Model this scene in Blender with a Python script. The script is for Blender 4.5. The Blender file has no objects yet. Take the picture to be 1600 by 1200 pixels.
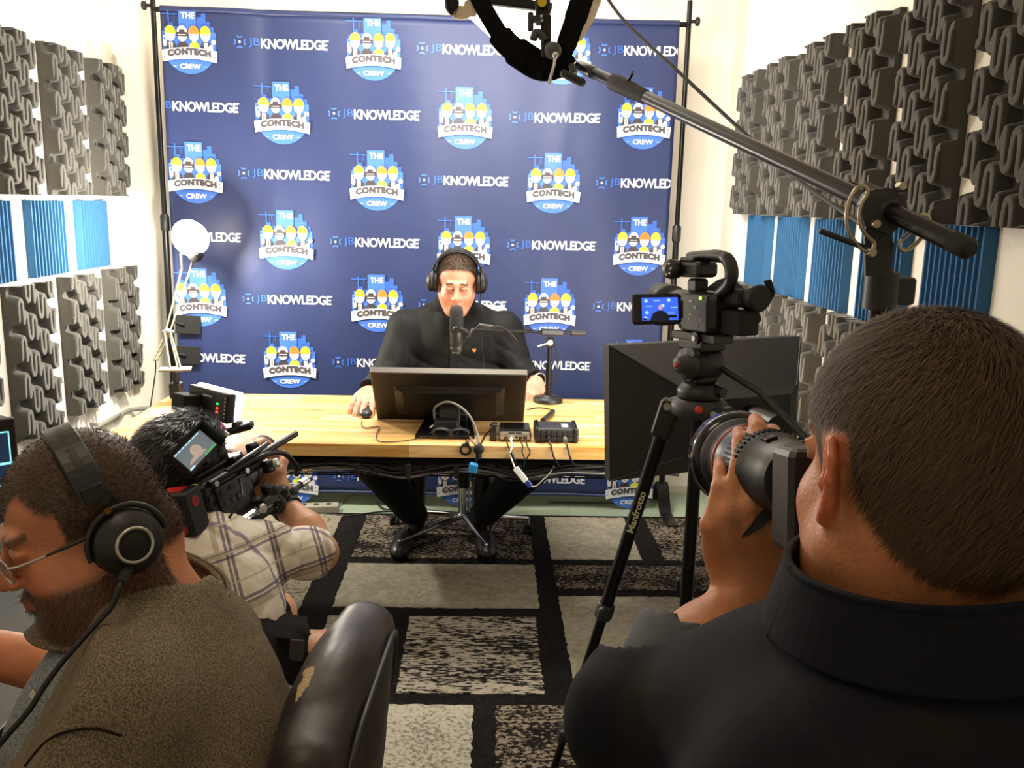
import bpy, math, random
import numpy as np
from mathutils import Vector, Matrix
C = bpy.context.scene.collection
SC = bpy.context.scene
PI = math.pi
rnd = random.Random(7)
# ------------------------------------------------------------------ camera
FP, YAW, PITCH, ROLL, CAMH = 1391.0, .0313, .2018, .0229, 1.5335
_cy, _sy, _cp, _sp, _c, _s = math.cos(YAW), math.sin(YAW), math.cos(PITCH), math.sin(PITCH), math.cos(ROLL), math.sin(ROLL)
_r0 = Vector((_cy, -_sy, 0)); FW = Vector((_sy*_cp, _cy*_cp, -_sp)); _u0 = Vector((_sy*_sp, _cy*_sp, _cp))
RT = _c*_r0 + _s*_u0; UP = _c*_u0 - _s*_r0; CAM = Vector((0, 0, CAMH))
def ray(x, y): return FW + (x-800)/FP*RT - (y-600)/FP*UP
def aty(x, y, Y): d = ray(x, y); return CAM + d*(Y/d.y)
def atz(x, y, Z): d = ray(x, y); return CAM + d*((Z-CAMH)/d.z)
def atx(x, y, X): d = ray(x, y); return CAM + d*(X/d.x)
def atd(x, y, D): return CAM + ray(x, y)*D        # at depth D along the view
cam = bpy.data.cameras.new('camera'); camo = bpy.data.objects.new('camera', cam); C.objects.link(camo)
camo.matrix_world = Matrix(((RT.x, UP.x, -FW.x, CAM.x), (RT.y, UP.y, -FW.y, CAM.y), (RT.z, UP.z, -FW.z, CAM.z), (0, 0, 0, 1)))
cam.sensor_width = 36; cam.lens = FP/1600*36; cam.clip_start = .02; cam.clip_end = 50
SC.camera = camo
# ------------------------------------------------------------------ world, lights, exposure
SC.view_settings.view_transform = 'Standard'; SC.view_settings.look = 'None'
SC.view_settings.gamma = 1; SC.view_settings.use_curve_mapping = False
SC.view_settings.exposure = 0.35
w = bpy.data.worlds.new('world'); SC.world = w; w.use_nodes = True
w.node_tree.nodes['Background'].inputs[0].default_value = (.9, .85, .78, 1); w.node_tree.nodes['Background'].inputs[1].default_value = .3
def area(name, loc, target, sx, sy, watts, col=(1, 1, 1), spread=PI):
    l = bpy.data.lights.new(name, 'AREA'); l.shape = 'RECTANGLE'; l.size = sx; l.size_y = sy; l.energy = watts; l.color = col; l.spread = spread
    o = bpy.data.objects.new(name, l); C.objects.link(o); o.location = loc
    o.rotation_euler = (Vector(target)-Vector(loc)).to_track_quat('-Z', 'Y').to_euler(); return o
area('overhead_softbox_light', (.02, 3.08, 2.17), (-.15, 4.3, 1.1), .62, .45, 24, (1, .965, .90))
area('key_softbox_light', (.80, 2.78, 1.02), (-.1, 3.8, 1.15), .46, .36, 10, (1, .96, .9))
area('back_fill_light', (-.3, 3.6, 2.69), (-.3, 3.6, 0), 1.1, .5, 36, (1, .93, .82))  # added fill that brightens back wall and backdrop
area('foreground_fill_light', (-.55, .75, 2.69), (-.55, .75, 0), .6, .3, 4.8, (1, .80, .56))  # added dim warm fill, stands in for room ambient over the foreground
def point(name, loc, watts, r, col=(1, 1, 1)):
    l = bpy.data.lights.new(name, 'POINT'); l.energy = watts; l.color = col; l.shadow_soft_size = r
    o = bpy.data.objects.new(name, l); C.objects.link(o); o.location = loc
LAMP = aty(298, 372, 4.06)
point('desk_lamp_bulb_light', LAMP+Vector((-.01,-.11,-.02)), 60, .04, (1, .93, .8))
# ------------------------------------------------------------------ helpers
def lin(c):
    if isinstance(c, str): c = [int(c[i:i+2], 16)/255 for i in (0, 2, 4)]
    return tuple(x/12.92 if x <= .04045 else ((x+.055)/1.055)**2.4 for x in c)
MATS = {}
def mat(name, col, rough=.5, metal=0, noise=0, nscale=20, bump=0, bscale=60, emit=0, sheen=0, alpha=1, vcol=False, spec=None, trans=0, coat=0):
    """col sRGB hex; noise = strength of value mottling"""
    if name in MATS: return MATS[name]
    m = bpy.data.materials.new(name); m.use_nodes = True; MATS[name] = m
    nt = m.node_tree; N = nt.nodes; L = nt.links; p = N['Principled BSDF']
    c = lin(col); p.inputs['Base Color'].default_value = (*c, 1); p.inputs['Roughness'].default_value = rough; p.inputs['Metallic'].default_value = metal
    if spec is not None: p.inputs['Specular IOR Level'].default_value = spec
    if sheen: p.inputs['Sheen Weight'].default_value = sheen; p.inputs['Sheen Roughness'].default_value = .5
    if coat: p.inputs['Coat Weight'].default_value = coat
    if trans: p.inputs['Transmission Weight'].default_value = trans
    if emit: p.inputs['Emission Color'].default_value = (*c, 1); p.inputs['Emission Strength'].default_value = emit
    tc = N.new('ShaderNodeTexCoord')
    src = None
    if vcol:
        a = N.new('ShaderNodeVertexColor'); a.layer_name = 'Col'; src = a.outputs['Color']
    if noise or vcol:
        n = N.new('ShaderNodeTexNoise'); n.inputs['Scale'].default_value = nscale; n.inputs['Detail'].default_value = 6
        L.new(tc.outputs['Object'], n.inputs['Vector'])
        r = N.new('ShaderNodeMapRange'); r.inputs[1].default_value = .3; r.inputs[2].default_value = .7
        r.inputs[3].default_value = 1-noise; r.inputs[4].default_value = 1+noise
        L.new(n.outputs['Fac'], r.inputs[0])
        v = N.new('ShaderNodeVectorMath'); v.operation = 'SCALE'
        if src is None: v.inputs[0].default_value = c
        else: L.new(src, v.inputs[0])
        L.new(r.outputs[0], v.inputs['Scale']); L.new(v.outputs[0], p.inputs['Base Color'])
    if bump:
        n = N.new('ShaderNodeTexNoise'); n.inputs['Scale'].default_value = bscale; n.inputs['Detail'].default_value = 5
        L.new(tc.outputs['Object'], n.inputs['Vector'])
        b = N.new('ShaderNodeBump'); b.inputs['Strength'].default_value = bump; b.inputs['Distance'].default_value = .01
        L.new(n.outputs['Fac'], b.inputs['Height']); L.new(b.outputs[0], p.inputs['Normal'])
    return m
def V(*a): return Vector(a)
class MB:
    """collects shapes in world space; build() links them as ONE mesh object"""
    def __init__(s): s.v = []; s.f = []; s.m = []; s.sm = []
    def add(s, vs, fs, mi=0, smooth=False):
        o = len(s.v); s.v += [tuple(v) for v in vs]; s.f += [tuple(i+o for i in f) for f in fs]
        s.m += [mi]*len(fs); s.sm += [smooth]*len(fs); return s
    def box(s, c, size, R=None, mi=0, bev=0):
        hx, hy, hz = [x/2 for x in size]; c = Vector(c); R = R or Matrix.Identity(3)
        if bev <= 0:
            vs = [c+R@V(x, y, z) for z in (-hz, hz) for x, y in ((-hx, -hy), (hx, -hy), (hx, hy), (-hx, hy))]
            return s.add(vs, [(3, 2, 1, 0), (4, 5, 6, 7), (0, 1, 5, 4), (1, 2, 6, 5), (2, 3, 7, 6), (3, 0, 4, 7)], mi)
        b = min(bev, hx*.98, hy*.98, hz*.98); rings = []
        def ring(z, i):
            x, y = hx-i, hy-i; q = b*.7 if i < b else b*.35
            return [c+R@V(*p, z) for p in ((-x+q, -y), (x-q, -y), (x, -y+q), (x, y-q), (x-q, y), (-x+q, y), (-x, y-q), (-x, -y+q))]
        rings = [ring(-hz, b), ring(-hz+b*.3, b*.3), ring(-hz+b, 0), ring(hz-b, 0), ring(hz-b*.3, b*.3), ring(hz, b)]
        vs = sum(rings, []); fs = [tuple(range(7, -1, -1)), tuple(range(40, 48))]
        for k in range(5):
            for i in range(8): j = (i+1) % 8; fs.append((k*8+i, k*8+j, k*8+8+j, k*8+8+i))
        return s.add(vs, fs, mi)
    def loft(s, rings, mi=0, cap=True, smooth=True, closed=True):
        n = len(rings[0]); vs = [p for r in rings for p in r]; fs = []
        for k in range(len(rings)-1):
            for i in range(n if closed else n-1):
                j = (i+1) % n; fs.append((k*n+i, k*n+j, (k+1)*n+j, (k+1)*n+i))
        s.add(vs, fs, mi, smooth)
        if cap and closed:
            s.add(rings[0], [tuple(range(n-1, -1, -1))], mi); s.add(rings[-1], [tuple(range(n))], mi)
        return s
    def cyl(s, a, b, r, r2=None, n=16, mi=0, cap=True):
        a = Vector(a); b = Vector(b); r2 = r if r2 is None else r2
        q = (b-a).to_track_quat('Z', 'Y').to_matrix()
        R = lambda c, rr: [c+q@V(rr*math.cos(t*2*PI/n), rr*math.sin(t*2*PI/n), 0) for t in range(n)]
        return s.loft([R(a, r), R(b, r2)], mi, cap)
    def lathe(s, o, ax, prof, n=24, mi=0, cap=True):
        """prof: (distance along axis, radius)"""
        o = Vector(o); q = Vector(ax).to_track_quat('Z', 'Y').to_matrix()
        return s.loft([[o+q@V(r*math.cos(t*2*PI/n), r*math.sin(t*2*PI/n), h) for t in range(n)] for h, r in prof], mi, cap)
    def tube(s, pts, r, n=8, mi=0, sub=0, flat=1):
        pts = [Vector(p) for p in pts]
        if sub: pts = spline(pts, sub)
        rs = r if isinstance(r, (list, tuple)) else [r]*len(pts)
        if len(rs) != len(pts): rs = [rs[int(i*(len(rs)-1)/(len(pts)-1)+.5)] for i in range(len(pts))]
        rings = []; t0 = (pts[1]-pts[0]).normalized(); u = t0.orthogonal().normalized()
        for i, p in enumerate(pts):
            t = (pts[min(i+1, len(pts)-1)]-pts[max(i-1, 0)])
            t = t.normalized() if t.length > 1e-9 else t0
            u = (u-t*u.dot(t)); u = u.normalized() if u.length > 1e-6 else t.orthogonal().normalized(); w_ = t.cross(u)
            rings.append([p+(u*math.cos(k*2*PI/n)+w_*math.sin(k*2*PI/n)*flat)*rs[i] for k in range(n)])
        return s.loft(rings, mi)
    def ribbon(s, pts, side, wd, th, mi=0, sub=0):
        """flat strap: side = width direction(s)"""
        pts = [Vector(p) for p in pts]
        if sub: pts = spline(pts, sub)
        rings = []
        for i, p in enumerate(pts):
            t = (pts[min(i+1, len(pts)-1)]-pts[max(i-1, 0)]).normalized()
            sd = t.cross(FW) if side is None else side[int(i*(len(side)-1)/(len(pts)-1)+.5)] if isinstance(side, list) else side
            sd = (sd-t*sd.dot(t)).normalized(); nn = t.cross(sd)
            ww = wd[int(i*(len(wd)-1)/(len(pts)-1)+.5)] if isinstance(wd, list) else wd
            rings.append([p+sd*ww/2+nn*th/2, p-sd*ww/2+nn*th/2, p-sd*ww/2-nn*th/2, p+sd*ww/2-nn*th/2])
        return s.loft(rings, mi, smooth=False)
    def sph(s, c, r, n=16, mi=0, R=None):
        c = Vector(c); r = (r, r, r) if not isinstance(r, (tuple, list)) else r; R = R or Matrix.Identity(3); m = n//2
        rings = [[c+R@V(r[0]*math.sin(a)*math.cos(b), r[1]*math.sin(a)*math.sin(b), -r[2]*math.cos(a)) for b in [2*PI*k/n for k in range(n)]] for a in [PI*(.03+.94*j/m) for j in range(m+1)]]
        return s.loft(rings, mi)
    def prism(s, poly, o, ux, uy, th, mi=0):
        """2D outline (ccw) in plane o,ux,uy extruded by th along ux x uy (centred)"""
        o, ux, uy = Vector(o), Vector(ux), Vector(uy); nn = ux.cross(uy).normalized()
        a = [o+ux*x+uy*y-nn*th/2 for x, y in poly]; b = [p+nn*th for p in a]; n = len(poly)
        return s.add(a+b, [tuple(range(n-1, -1, -1)), tuple(range(n, 2*n))]+[(i, (i+1) % n, n+(i+1) % n, n+i) for i in range(n)], mi)
    def build(s, name, mats, parent=None, loc=None, bevel=0, sub=0):
        if not isinstance(mats, (list, tuple)): mats = [mats]
        o = np.array(org(parent) if parent is not None else (loc if loc is not None else (0, 0, 0)), float)
        me = bpy.data.meshes.new(name); v = np.array(s.v)-o; me.from_pydata(v.tolist(), [], s.f)
        for m in mats: me.materials.append(m)
        me.polygons.foreach_set('material_index', s.m); me.polygons.foreach_set('use_smooth', s.sm); me.update()
        ob = bpy.data.objects.new(name, me); C.objects.link(ob)
        if parent is not None: ob.parent = parent; ob['o'] = list(o)
        else: ob.location = o; ob['o'] = list(o)
        if bevel:
            b = ob.modifiers.new('b', 'BEVEL'); b.width = bevel; b.segments = 2; b.limit_method = 'ANGLE'; b.angle_limit = .6
        if sub: m = ob.modifiers.new('s', 'SUBSURF'); m.levels = sub; m.render_levels = sub
        return ob
def org(o): return tuple(o['o'])
def spline(pts, sub):
    out = []; P = [pts[0]]+list(pts)+[pts[-1]]
    for i in range(1, len(P)-2):
        a, b, c, d = P[i-1:i+3]
        for k in range(sub):
            t = k/sub; out.append(.5*((2*b)+(c-a)*t+(2*a-5*b+4*c-d)*t*t+(3*b-a-3*c+d)*t**3))
    out.append(pts[-1]); return out
def tag(o, label, cat, group=None, kind=None):
    if label: o['label'] = label
    if cat: o['category'] = cat
    if group: o['group'] = group
    if kind: o['kind'] = kind
    return o
def thing(name, label, cat, loc=(0, 0, 0), group=None):
    o = bpy.data.objects.new(name, None); o.empty_display_size = .05; C.objects.link(o); o.location = loc; o['o'] = list(loc)
    return tag(o, label, cat, group)
def struct(o): o['kind'] = 'structure'; return o
def rotm(x=0, y=0, z=0): return Matrix.Rotation(z, 3, 'Z')@Matrix.Rotation(y, 3, 'Y')@Matrix.Rotation(x, 3, 'X')
def basis(x, y=None, z=None):
    """matrix with given columns"""
    return Matrix((x, y, z)).transposed()
def text2d(txt, off=0.0, size=1.0, space=1.0):
    cu = bpy.data.curves.new('t', 'FONT'); cu.body = txt; cu.size = size; cu.offset = off; cu.space_character = space; cu.resolution_u = 3
    ob = bpy.data.objects.new('t', cu); C.objects.link(ob); dg = bpy.context.evaluated_depsgraph_get(); dg.update()
    me = bpy.data.meshes.new_from_object(ob.evaluated_get(dg)); vs = [(v.co.x, v.co.y) for v in me.vertices]; fs = [tuple(p.vertices) for p in me.polygons]
    bpy.data.objects.remove(ob); bpy.data.curves.remove(cu); bpy.data.meshes.remove(me)
    return np.array(vs), fs
def fit_text(txt, x0, x1, y0, y1, off=0.0, space=1.0):
    vs, fs = text2d(txt, off, 1, space); mn, mx = vs.min(0), vs.max(0)
    vs = (vs-mn)/(mx-mn); vs[:, 0] = x0+vs[:, 0]*(x1-x0); vs[:, 1] = y0+vs[:, 1]*(y1-y0); return vs, fs
def put_text(b, txt, o, ux, uy, w_, h, mi=0, off=0.0, lift=.0006, space=1.0):
    """centred flat lettering at o"""
    vs, fs = fit_text(txt, -w_/2, w_/2, -h/2, h/2, off, space); ux, uy = Vector(ux).normalized(), Vector(uy).normalized(); nn = ux.cross(uy)
    b.add([Vector(o)+ux*x+uy*y+nn*lift for x, y in vs], fs, mi)
# common materials
M_BLK = mat('black_plastic', '141414', .45, bump=.05, bscale=400)
M_BLK2 = mat('matte_black', '0e0e0e', .8)
M_GLOSS = mat('gloss_black', '0b0b0c', .15)
M_BMET = mat('black_metal', '1a1918', .32, .6)
M_DG = mat('dark_grey_plastic', '2c2c2d', .5)
M_CHR = mat('chrome', 'd8d8d8', .15, 1)
M_SIL = mat('silver_metal', 'b9b7b2', .35, .9)
M_RED = mat('red_plastic', 'c8281e', .4)
M_WHT = mat('white_plastic', 'eeeeea', .4)
M_CABLE = mat('black_cable', '0f0f10', .5)
M_RUB = mat('black_rubber', '111111', .75)
M_PAPER = mat('white_print', 'e9e9ea', .6)
# ------------------------------------------------------------------ the room
XL, XR, YB, YF, ZC = -1.84, 1.206, 4.62, -.9, 2.72
m_wall = mat('painted_wall', 'f4eee2', .75, noise=.02, nscale=6, bump=.05, bscale=90)
m_ceil = mat('painted_ceiling', 'f0ebe0', .8)
def slab(name, c, size, m): return struct(MB().box(c, size).build(name, m, loc=c))
slab('wall_back', ((XL+XR)/2, YB+.05, ZC/2), (XR-XL+.2, .1, ZC), m_wall)
slab('wall_left', (XL-.05, (YB+YF)/2, ZC/2), (.1, YB-YF, ZC), m_wall)
slab('wall_right', (XR+.05, (YB+YF)/2, ZC/2), (.1, YB-YF, ZC), m_wall)
slab('wall_front', ((XL+XR)/2, YF-.05, ZC/2), (XR-XL+.2, .1, ZC), m_wall)
slab('ceiling', ((XL+XR)/2, (YB+YF)/2, ZC+.05), (XR-XL+.2, YB-YF+.2, .1), m_ceil)
m_floor = mat('painted_floor', '8f9d88', .45, noise=.12, nscale=5, bump=.06, bscale=30)
fl = slab('floor', ((XL+XR)/2, (YB+YF)/2, -.052), (XR-XL+.2, YB-YF+.2, .1), m_floor)
tile = None                                   # large floor tiles, recessed joints
for i in range(4):
    for j in range(7):
        x0 = XL+i*.7615; y0 = 4.205-.76*j if j else 4.205
        y1 = YB if j == 0 else y0+.757
        if j > 1 and i in (1, 2): continue
        t = MB().box((x0+.379, (y0+y1)/2, -.001), (.757, y1-y0-.003, .002)).build('floor_tile', m_floor, fl)
for nm, c, sz in (('baseboard_back', ((XL+XR)/2, YB-.006, .02), (XR-XL, .012, .04)),):
    slab(nm, c, sz, mat('baseboard_paint', 'd6cfc0', .6))
# conduit on the left wall
cb = MB(); cb.tube([(XL+.02, 2.2, .47), (XL+.02, 4.2, .45), (XL+.02, 4.35, .44), (XL+.05, YB-.03, .43), (-1.2, YB-.03, .42)], .011, 10, sub=4)
for y in (2.9, 3.6, 4.1): cb.box((XL+.014, y, .459), (.028, .02, .034))
tag(cb.build('wall_conduit', mat('conduit_paint', '8d8a82', .5), loc=(XL+.02, 4.2, .45)), 'grey electrical conduit running low along the left wall under the foam', 'conduit')
# ------------------------------------------------------------------ acoustic foam
def seg_d(X, Y, a, b):
    ax, ay = a; bx, by = b; dx, dy = bx-ax, by-ay; t = np.clip(((X-ax)*dx+(Y-ay)*dy)/(dx*dx+dy*dy), 0, 1)
    return np.hypot(X-ax-t*dx, Y-ay-t*dy)
def foam_mesh(name='foam', flip=False):
    W_, H_, nx, nz = .305, .61, 104, 206
    xs = np.linspace(0, W_, nx); zs = np.linspace(0, H_, nz); X, Z = np.meshgrid(xs, zs)
    KX = 1.2; cw, ch = .0765*KX, .146; d = np.full(X.shape, 9.)
    P = [(-.0255, .048), (-.0255, .0), (-.025, -.026), (-.020, -.038), (-.0125, -.042), (-.005, -.037), (-.001, -.025), (.001, .025), (.005, .037), (.0125, .042), (.020, .038), (.025, .026), (.0255, 0), (.0255, -.045), (.036, -.062), (.0512, -.0255)]
    P = [(a*KX, b) for a, b in P]
    for i in range(-1, 6):
        for j in range(-2, 8):
            cx = i*cw+.02; cz = j*ch+(i % 2)*ch/2+.02
            for a, b in zip(P[:-1], P[1:]): d = np.minimum(d, seg_d(X, Z, (cx+a[0], cz+a[1]), (cx+b[0], cz+b[1])))
    h = np.clip((.0190-d)/.0112, 0, 1); h = h*h*(3-2*h)
    dep = .020+.042*h
    if flip: dep = dep[::-1, ::-1]
    vs = [(x, -y, z) for x, y, z in zip(X.ravel(), dep.ravel(), Z.ravel())]
    idx = lambda r, c: r*nx+c
    fs = [(idx(r, c), idx(r, c+1), idx(r+1, c+1), idx(r+1, c)) for r in range(nz-1) for c in range(nx-1)]
    sm = [True]*len(fs)
    bord = [idx(0, c) for c in range(nx)]+[idx(r, nx-1) for r in range(1, nz)]+[idx(nz-1, c) for c in range(nx-2, -1, -1)]+[idx(r, 0) for r in range(nz-2, 0, -1)]
    o = len(vs); vs += [(vs[i][0], 0, vs[i][2]) for i in bord]; n = len(bord)
    fs += [(bord[i], o+i, o+(i+1) % n, bord[(i+1) % n]) for i in range(n)]; sm += [False]*n
    fs.append(tuple(o+i for i in range(n))); sm.append(False)
    me = bpy.data.meshes.new(name); me.from_pydata(vs, [], fs); me.polygons.foreach_set('use_smooth', sm); me.update(); return me
def wedge_mesh(name='wedge'):
    n = 11; W_, H_ = .305, .305; prof = [(0, 0)]
    for k in range(n):
        a = W_*k/n; b = W_*(k+1)/n; prof += [(a+(b-a)*.06, -.008), (a+(b-a)*.35, -.029), (a+(b-a)*.65, -.029), (b-(b-a)*.06, -.008)]
    prof += [(W_, 0)]
    m = len(prof); vs = [(x, y, z) for z in (0, H_) for x, y in prof]
    fs = [(i, (i+1) % m, m+(i+1) % m, m+i) for i in range(m)]+[tuple(range(m-1, -1, -1)), tuple(range(m, 2*m))]
    me = bpy.data.meshes.new(name); me.from_pydata(vs, [], fs); me.update(); return me
m_foam = mat('charcoal_foam', '3d3b35', .95, noise=.12, nscale=300, bump=.15, bscale=500, sheen=.3)
m_blue = mat('blue_foam', '2a5c86', .9, noise=.15, nscale=250, bump=.12, bscale=450)
fm = [foam_mesh(), foam_mesh('foam_b', True)]; fm[0].materials.append(m_foam); fm[1].materials.append(m_foam); wm = wedge_mesh(); wm.materials.append(m_blue)
def panel(me, wall, ynear, z, label, group, tilt=0):
    o = bpy.data.objects.new('acoustic_panel', me); C.objects.link(o)
    if wall == 'L': o.location = (XL+.001, ynear, z); o.rotation_euler = (tilt, 0, PI/2)      # local -y -> +x
    else: o.location = (XR-.001, ynear+.305, z); o.rotation_euler = (tilt, 0, -PI/2)
    tag(o, label, 'foam panel', group)
ordr = ['first', 'second', 'third', 'fourth', 'fifth', 'sixth', 'seventh']
for k in range(3):
    panel(fm[k % 2], 'L', 4.29-.437*k, 1.518, f'dark maze foam panel, top row of left wall, {ordr[k]} from the backdrop', 'dark foam panels in the top row of the left wall')
for k in range(3):
    panel(wm, 'L', 4.075-.435*k, 1.19, f'blue ribbed foam panel on the left wall, {ordr[k]} from the backdrop', 'blue foam panels on the left wall')
for k in range(4):
    panel(fm[(k+1) % 2], 'L', 4.32-.45*k, .565, f'dark maze foam panel, lower row of left wall, {ordr[k]} from the backdrop', 'dark foam panels in the lower row of the left wall')
for k in range(6):
    panel(fm[(k+1) % 2], 'R', 3.96-.4155*k, 1.502, f'dark maze foam panel, top row of right wall, {ordr[k]} from the backdrop', 'dark foam panels in the top row of the right wall')
for k in range(5):
    panel(wm, 'R', 3.762-.4175*k, 1.195, f'blue ribbed foam panel on the right wall, {ordr[k]} from the backdrop', 'blue foam panels on the right wall')
for k in range(5):
    panel(fm[k % 2], 'R', 3.94-.4155*k, .58, f'dark maze foam panel, lower row of right wall, {ordr[k]} from the backdrop', 'dark foam panels in the lower row of the right wall')
# ------------------------------------------------------------------ rug
def rug_mat(name, ca, cb_, scale, thr, stretch=(1, 1, 1), soft=.06):
    m = bpy.data.materials.new(name); m.use_nodes = True; nt = m.node_tree; N = nt.nodes; L = nt.links; p = N['Principled BSDF']; p.inputs['Roughness'].default_value = .95
    p.inputs['Specular IOR Level'].default_value = .1
    g = N.new('ShaderNodeNewGeometry'); mp = N.new('ShaderNodeMapping'); mp.inputs['Scale'].default_value = stretch; L.new(g.outputs['Position'], mp.inputs[0])
    n = N.new('ShaderNodeTexNoise'); n.inputs['Scale'].default_value = scale; n.inputs['Detail'].default_value = 5; n.inputs['Roughness'].default_value = .65; L.new(mp.outputs[0], n.inputs['Vector'])
    n2 = N.new('ShaderNodeTexNoise'); n2.inputs['Scale'].default_value = 5; n2.inputs['Detail'].default_value = 2; L.new(mp.outputs[0], n2.inputs['Vector'])
    ad = N.new('ShaderNodeMath'); ad.operation = 'MULTIPLY_ADD'; ad.inputs[1].default_value = .35; L.new(n2.outputs['Fac'], ad.inputs[0]); L.new(n.outputs['Fac'], ad.inputs[2])
    r = N.new('ShaderNodeMapRange'); r.inputs[1].default_value = thr+.175-soft; r.inputs[2].default_value = thr+.175+soft; L.new(ad.outputs[0], r.inputs[0])
    mx = N.new('ShaderNodeMix'); mx.data_type = 'RGBA'; mx.inputs[6].default_value = (*lin(ca), 1); mx.inputs[7].default_value = (*lin(cb_), 1); L.new(r.outputs[0], mx.inputs[0]); L.new(mx.outputs[2], p.inputs['Base Color'])
    n3 = N.new('ShaderNodeTexNoise'); n3.inputs['Scale'].default_value = 260; L.new(g.outputs['Position'], n3.inputs['Vector'])
    b = N.new('ShaderNodeBump'); b.inputs['Strength'].default_value = .6; b.inputs['Distance'].default_value = .006; L.new(n3.outputs['Fac'], b.inputs['Height']); L.new(b.outputs[0], p.inputs['Normal'])
    return m
rm_blk = rug_mat('rug_black', '121110', '1d1b19', 60, .5)
rm_spk = rug_mat('rug_dark_speckle', '1a1715', '857a6a', 62, .53, (1, 1.5, 1), .035)
rm_spk2 = rug_mat('rug_worn_speckle', '1a1816', 'a39b8b', 52, .50, (.6, 1.9, 1), .035)
rm_lite = rug_mat('rug_beige', '7d7766', 'a39d8b', 40, .5, (1, 1, 1), .2)
rm_lite2 = rug_mat('rug_light_speckle', '6b665a', 'aaa595', 70, .45, (1, 1, 1), .08)
rm_edge = rug_mat('rug_grey_flecked', '3b372f', '857e6c', 55, .38, (1, 1.3, 1), .06)
rug = thing('patchwork_rug', 'black rug with grey and cream distressed rectangles under the desk', 'rug', (-.15, 3, 0))
rb = MB(); rb.box((-.22, 2.75, .005), (2.62, 2.9, .01)); rb.build('rug_base', rm_blk, rug)
def gz(x, y): p = atz(x, y, 0); return p.x, p.y
def patch(x0, x1, y0, y1, m):
    n = 0; b = MB(); nxs = max(2, int((x1-x0)/.02)); nys = max(2, int((y1-y0)/.02)); r_ = random.Random(int(x0*977+y0*131))
    out = []                                   # ragged pile edge
    for i in range(nxs): out.append((x0+(x1-x0)*i/nxs, y0+r_.uniform(-.004, .004)))
    for i in range(nys): out.append((x1+r_.uniform(-.004, .004), y0+(y1-y0)*i/nys))
    for i in range(nxs): out.append((x1-(x1-x0)*i/nxs, y1+r_.uniform(-.004, .004)))
    for i in range(nys): out.append((x0+r_.uniform(-.004, .004), y1-(y1-y0)*i/nys))
    b.prism(out, (0, 0, .011), (1, 0, 0), (0, 1, 0), .004); b.build('rug_patch', m, rug)
xa = -.565; xb = .225; ya = 3.64; xr2 = .305
patch(-1.52, -.685, 2.35, 4.17, rm_edge); patch(xa, xb, ya, 4.17, rm_spk); patch(xa, xb, 3.16, 3.575, rm_lite)
patch(-.265, .205, 2.555, 3.085, rm_spk2); patch(xa, -.33, 2.555, 3.085, rm_lite2)
patch(-.565, -.02, 1.75, 2.49, rm_lite2); patch(.05, .62, 1.75, 2.49, rm_spk)
patch(xr2, .70, 3.64, 4.17, rm_lite); patch(.80, 1.05, 3.64, 4.17, rm_spk); patch(xr2, 1.05, 3.34, 3.575, rm_spk); patch(xr2, 1.05, 2.555, 3.27, rm_lite)
patch(.70, 1.05, 1.35, 2.49, rm_lite2); patch(-1.52, -.66, 1.35, 2.28, rm_spk); patch(-.565, .62, 1.35, 1.69, rm_lite)
# ------------------------------------------------------------------ backdrop
YBD = 4.33; BL, BR, BT, BB = -1.50, .872, 2.355, .075
def cloth_y(x, z):
    y = .006*np.sin(x*7.3+.4*z)+.004*np.sin(x*15.1+1.3*z+1)+.003*np.sin(z*5+x*2)
    y = y+.010*np.exp(-((x+1.02)/.05)**2)*np.clip((z-.9)/1.2, 0, 1)-.008*np.exp(-((x-.12-.12*z)/.06)**2)*np.clip((z-.5), 0, 1)
    return YBD+y
def fab_mat():
    m = mat('navy_fabric', '222e58', .5, noise=.05, nscale=3, sheen=0.0, bump=.25, bscale=9)
    return m
bd = thing('step_and_repeat_backdrop', 'tall navy fabric backdrop printed with repeating white and blue logos behind the desk', 'backdrop', (-.3, YBD, 0))
nx, nz = 130, 70; xs = np.linspace(BL, BR, nx); zs = np.linspace(BB, BT, nz); X, Z = np.meshgrid(xs, zs); Y = cloth_y(X, Z)
Z2 = Z-.012*np.sin((X-BL)/(BR-BL)*PI)*(Z-BB)/(BT-BB)
b = MB(); vs = list(zip(X.ravel(), Y.ravel(), Z2.ravel())); b.add(vs, [(r*nx+c, r*nx+c+1, (r+1)*nx+c+1, (r+1)*nx+c) for r in range(nz-1) for c in range(nx-1)], 0, True)
fo = b.build('fabric', fab_mat(), bd); so = fo.modifiers.new('s', 'SOLIDIFY'); so.thickness = .0015; so.offset = 1
def prt(n, c): return mat('print_'+n, c, .5)
PM = [prt('blue', '2f5cb4'), prt('light_blue', '3d6cc8'), prt('white', 'd6d8dc'), prt('yellow', 'dcc22f'), prt('orange', 'd97c2e'), prt('dark', '3c3438'), prt('hivis', 'd9e03c'), prt('skin', 'd8cec6'), prt('grey', '4a4448')]
def conform(b, cx, cz, vs2, fs, mi, lay, s=1.0, clip=True):
    vs = []
    for x, z in vs2:
        X_ = cx+x*s; Z_ = cz+z*s
        if clip: X_ = min(max(X_, BL+.001), BR-.001); Z_ = min(max(Z_, BB+.001), BT-.001)
        zz = Z_-.012*math.sin((X_-BL)/(BR-BL)*PI)*(Z_-BB)/(BT-BB)
        vs.append((X_, float(cloth_y(X_, Z_))-.0042-.0013*lay, zz))
    b.add(vs, fs, mi)
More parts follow.
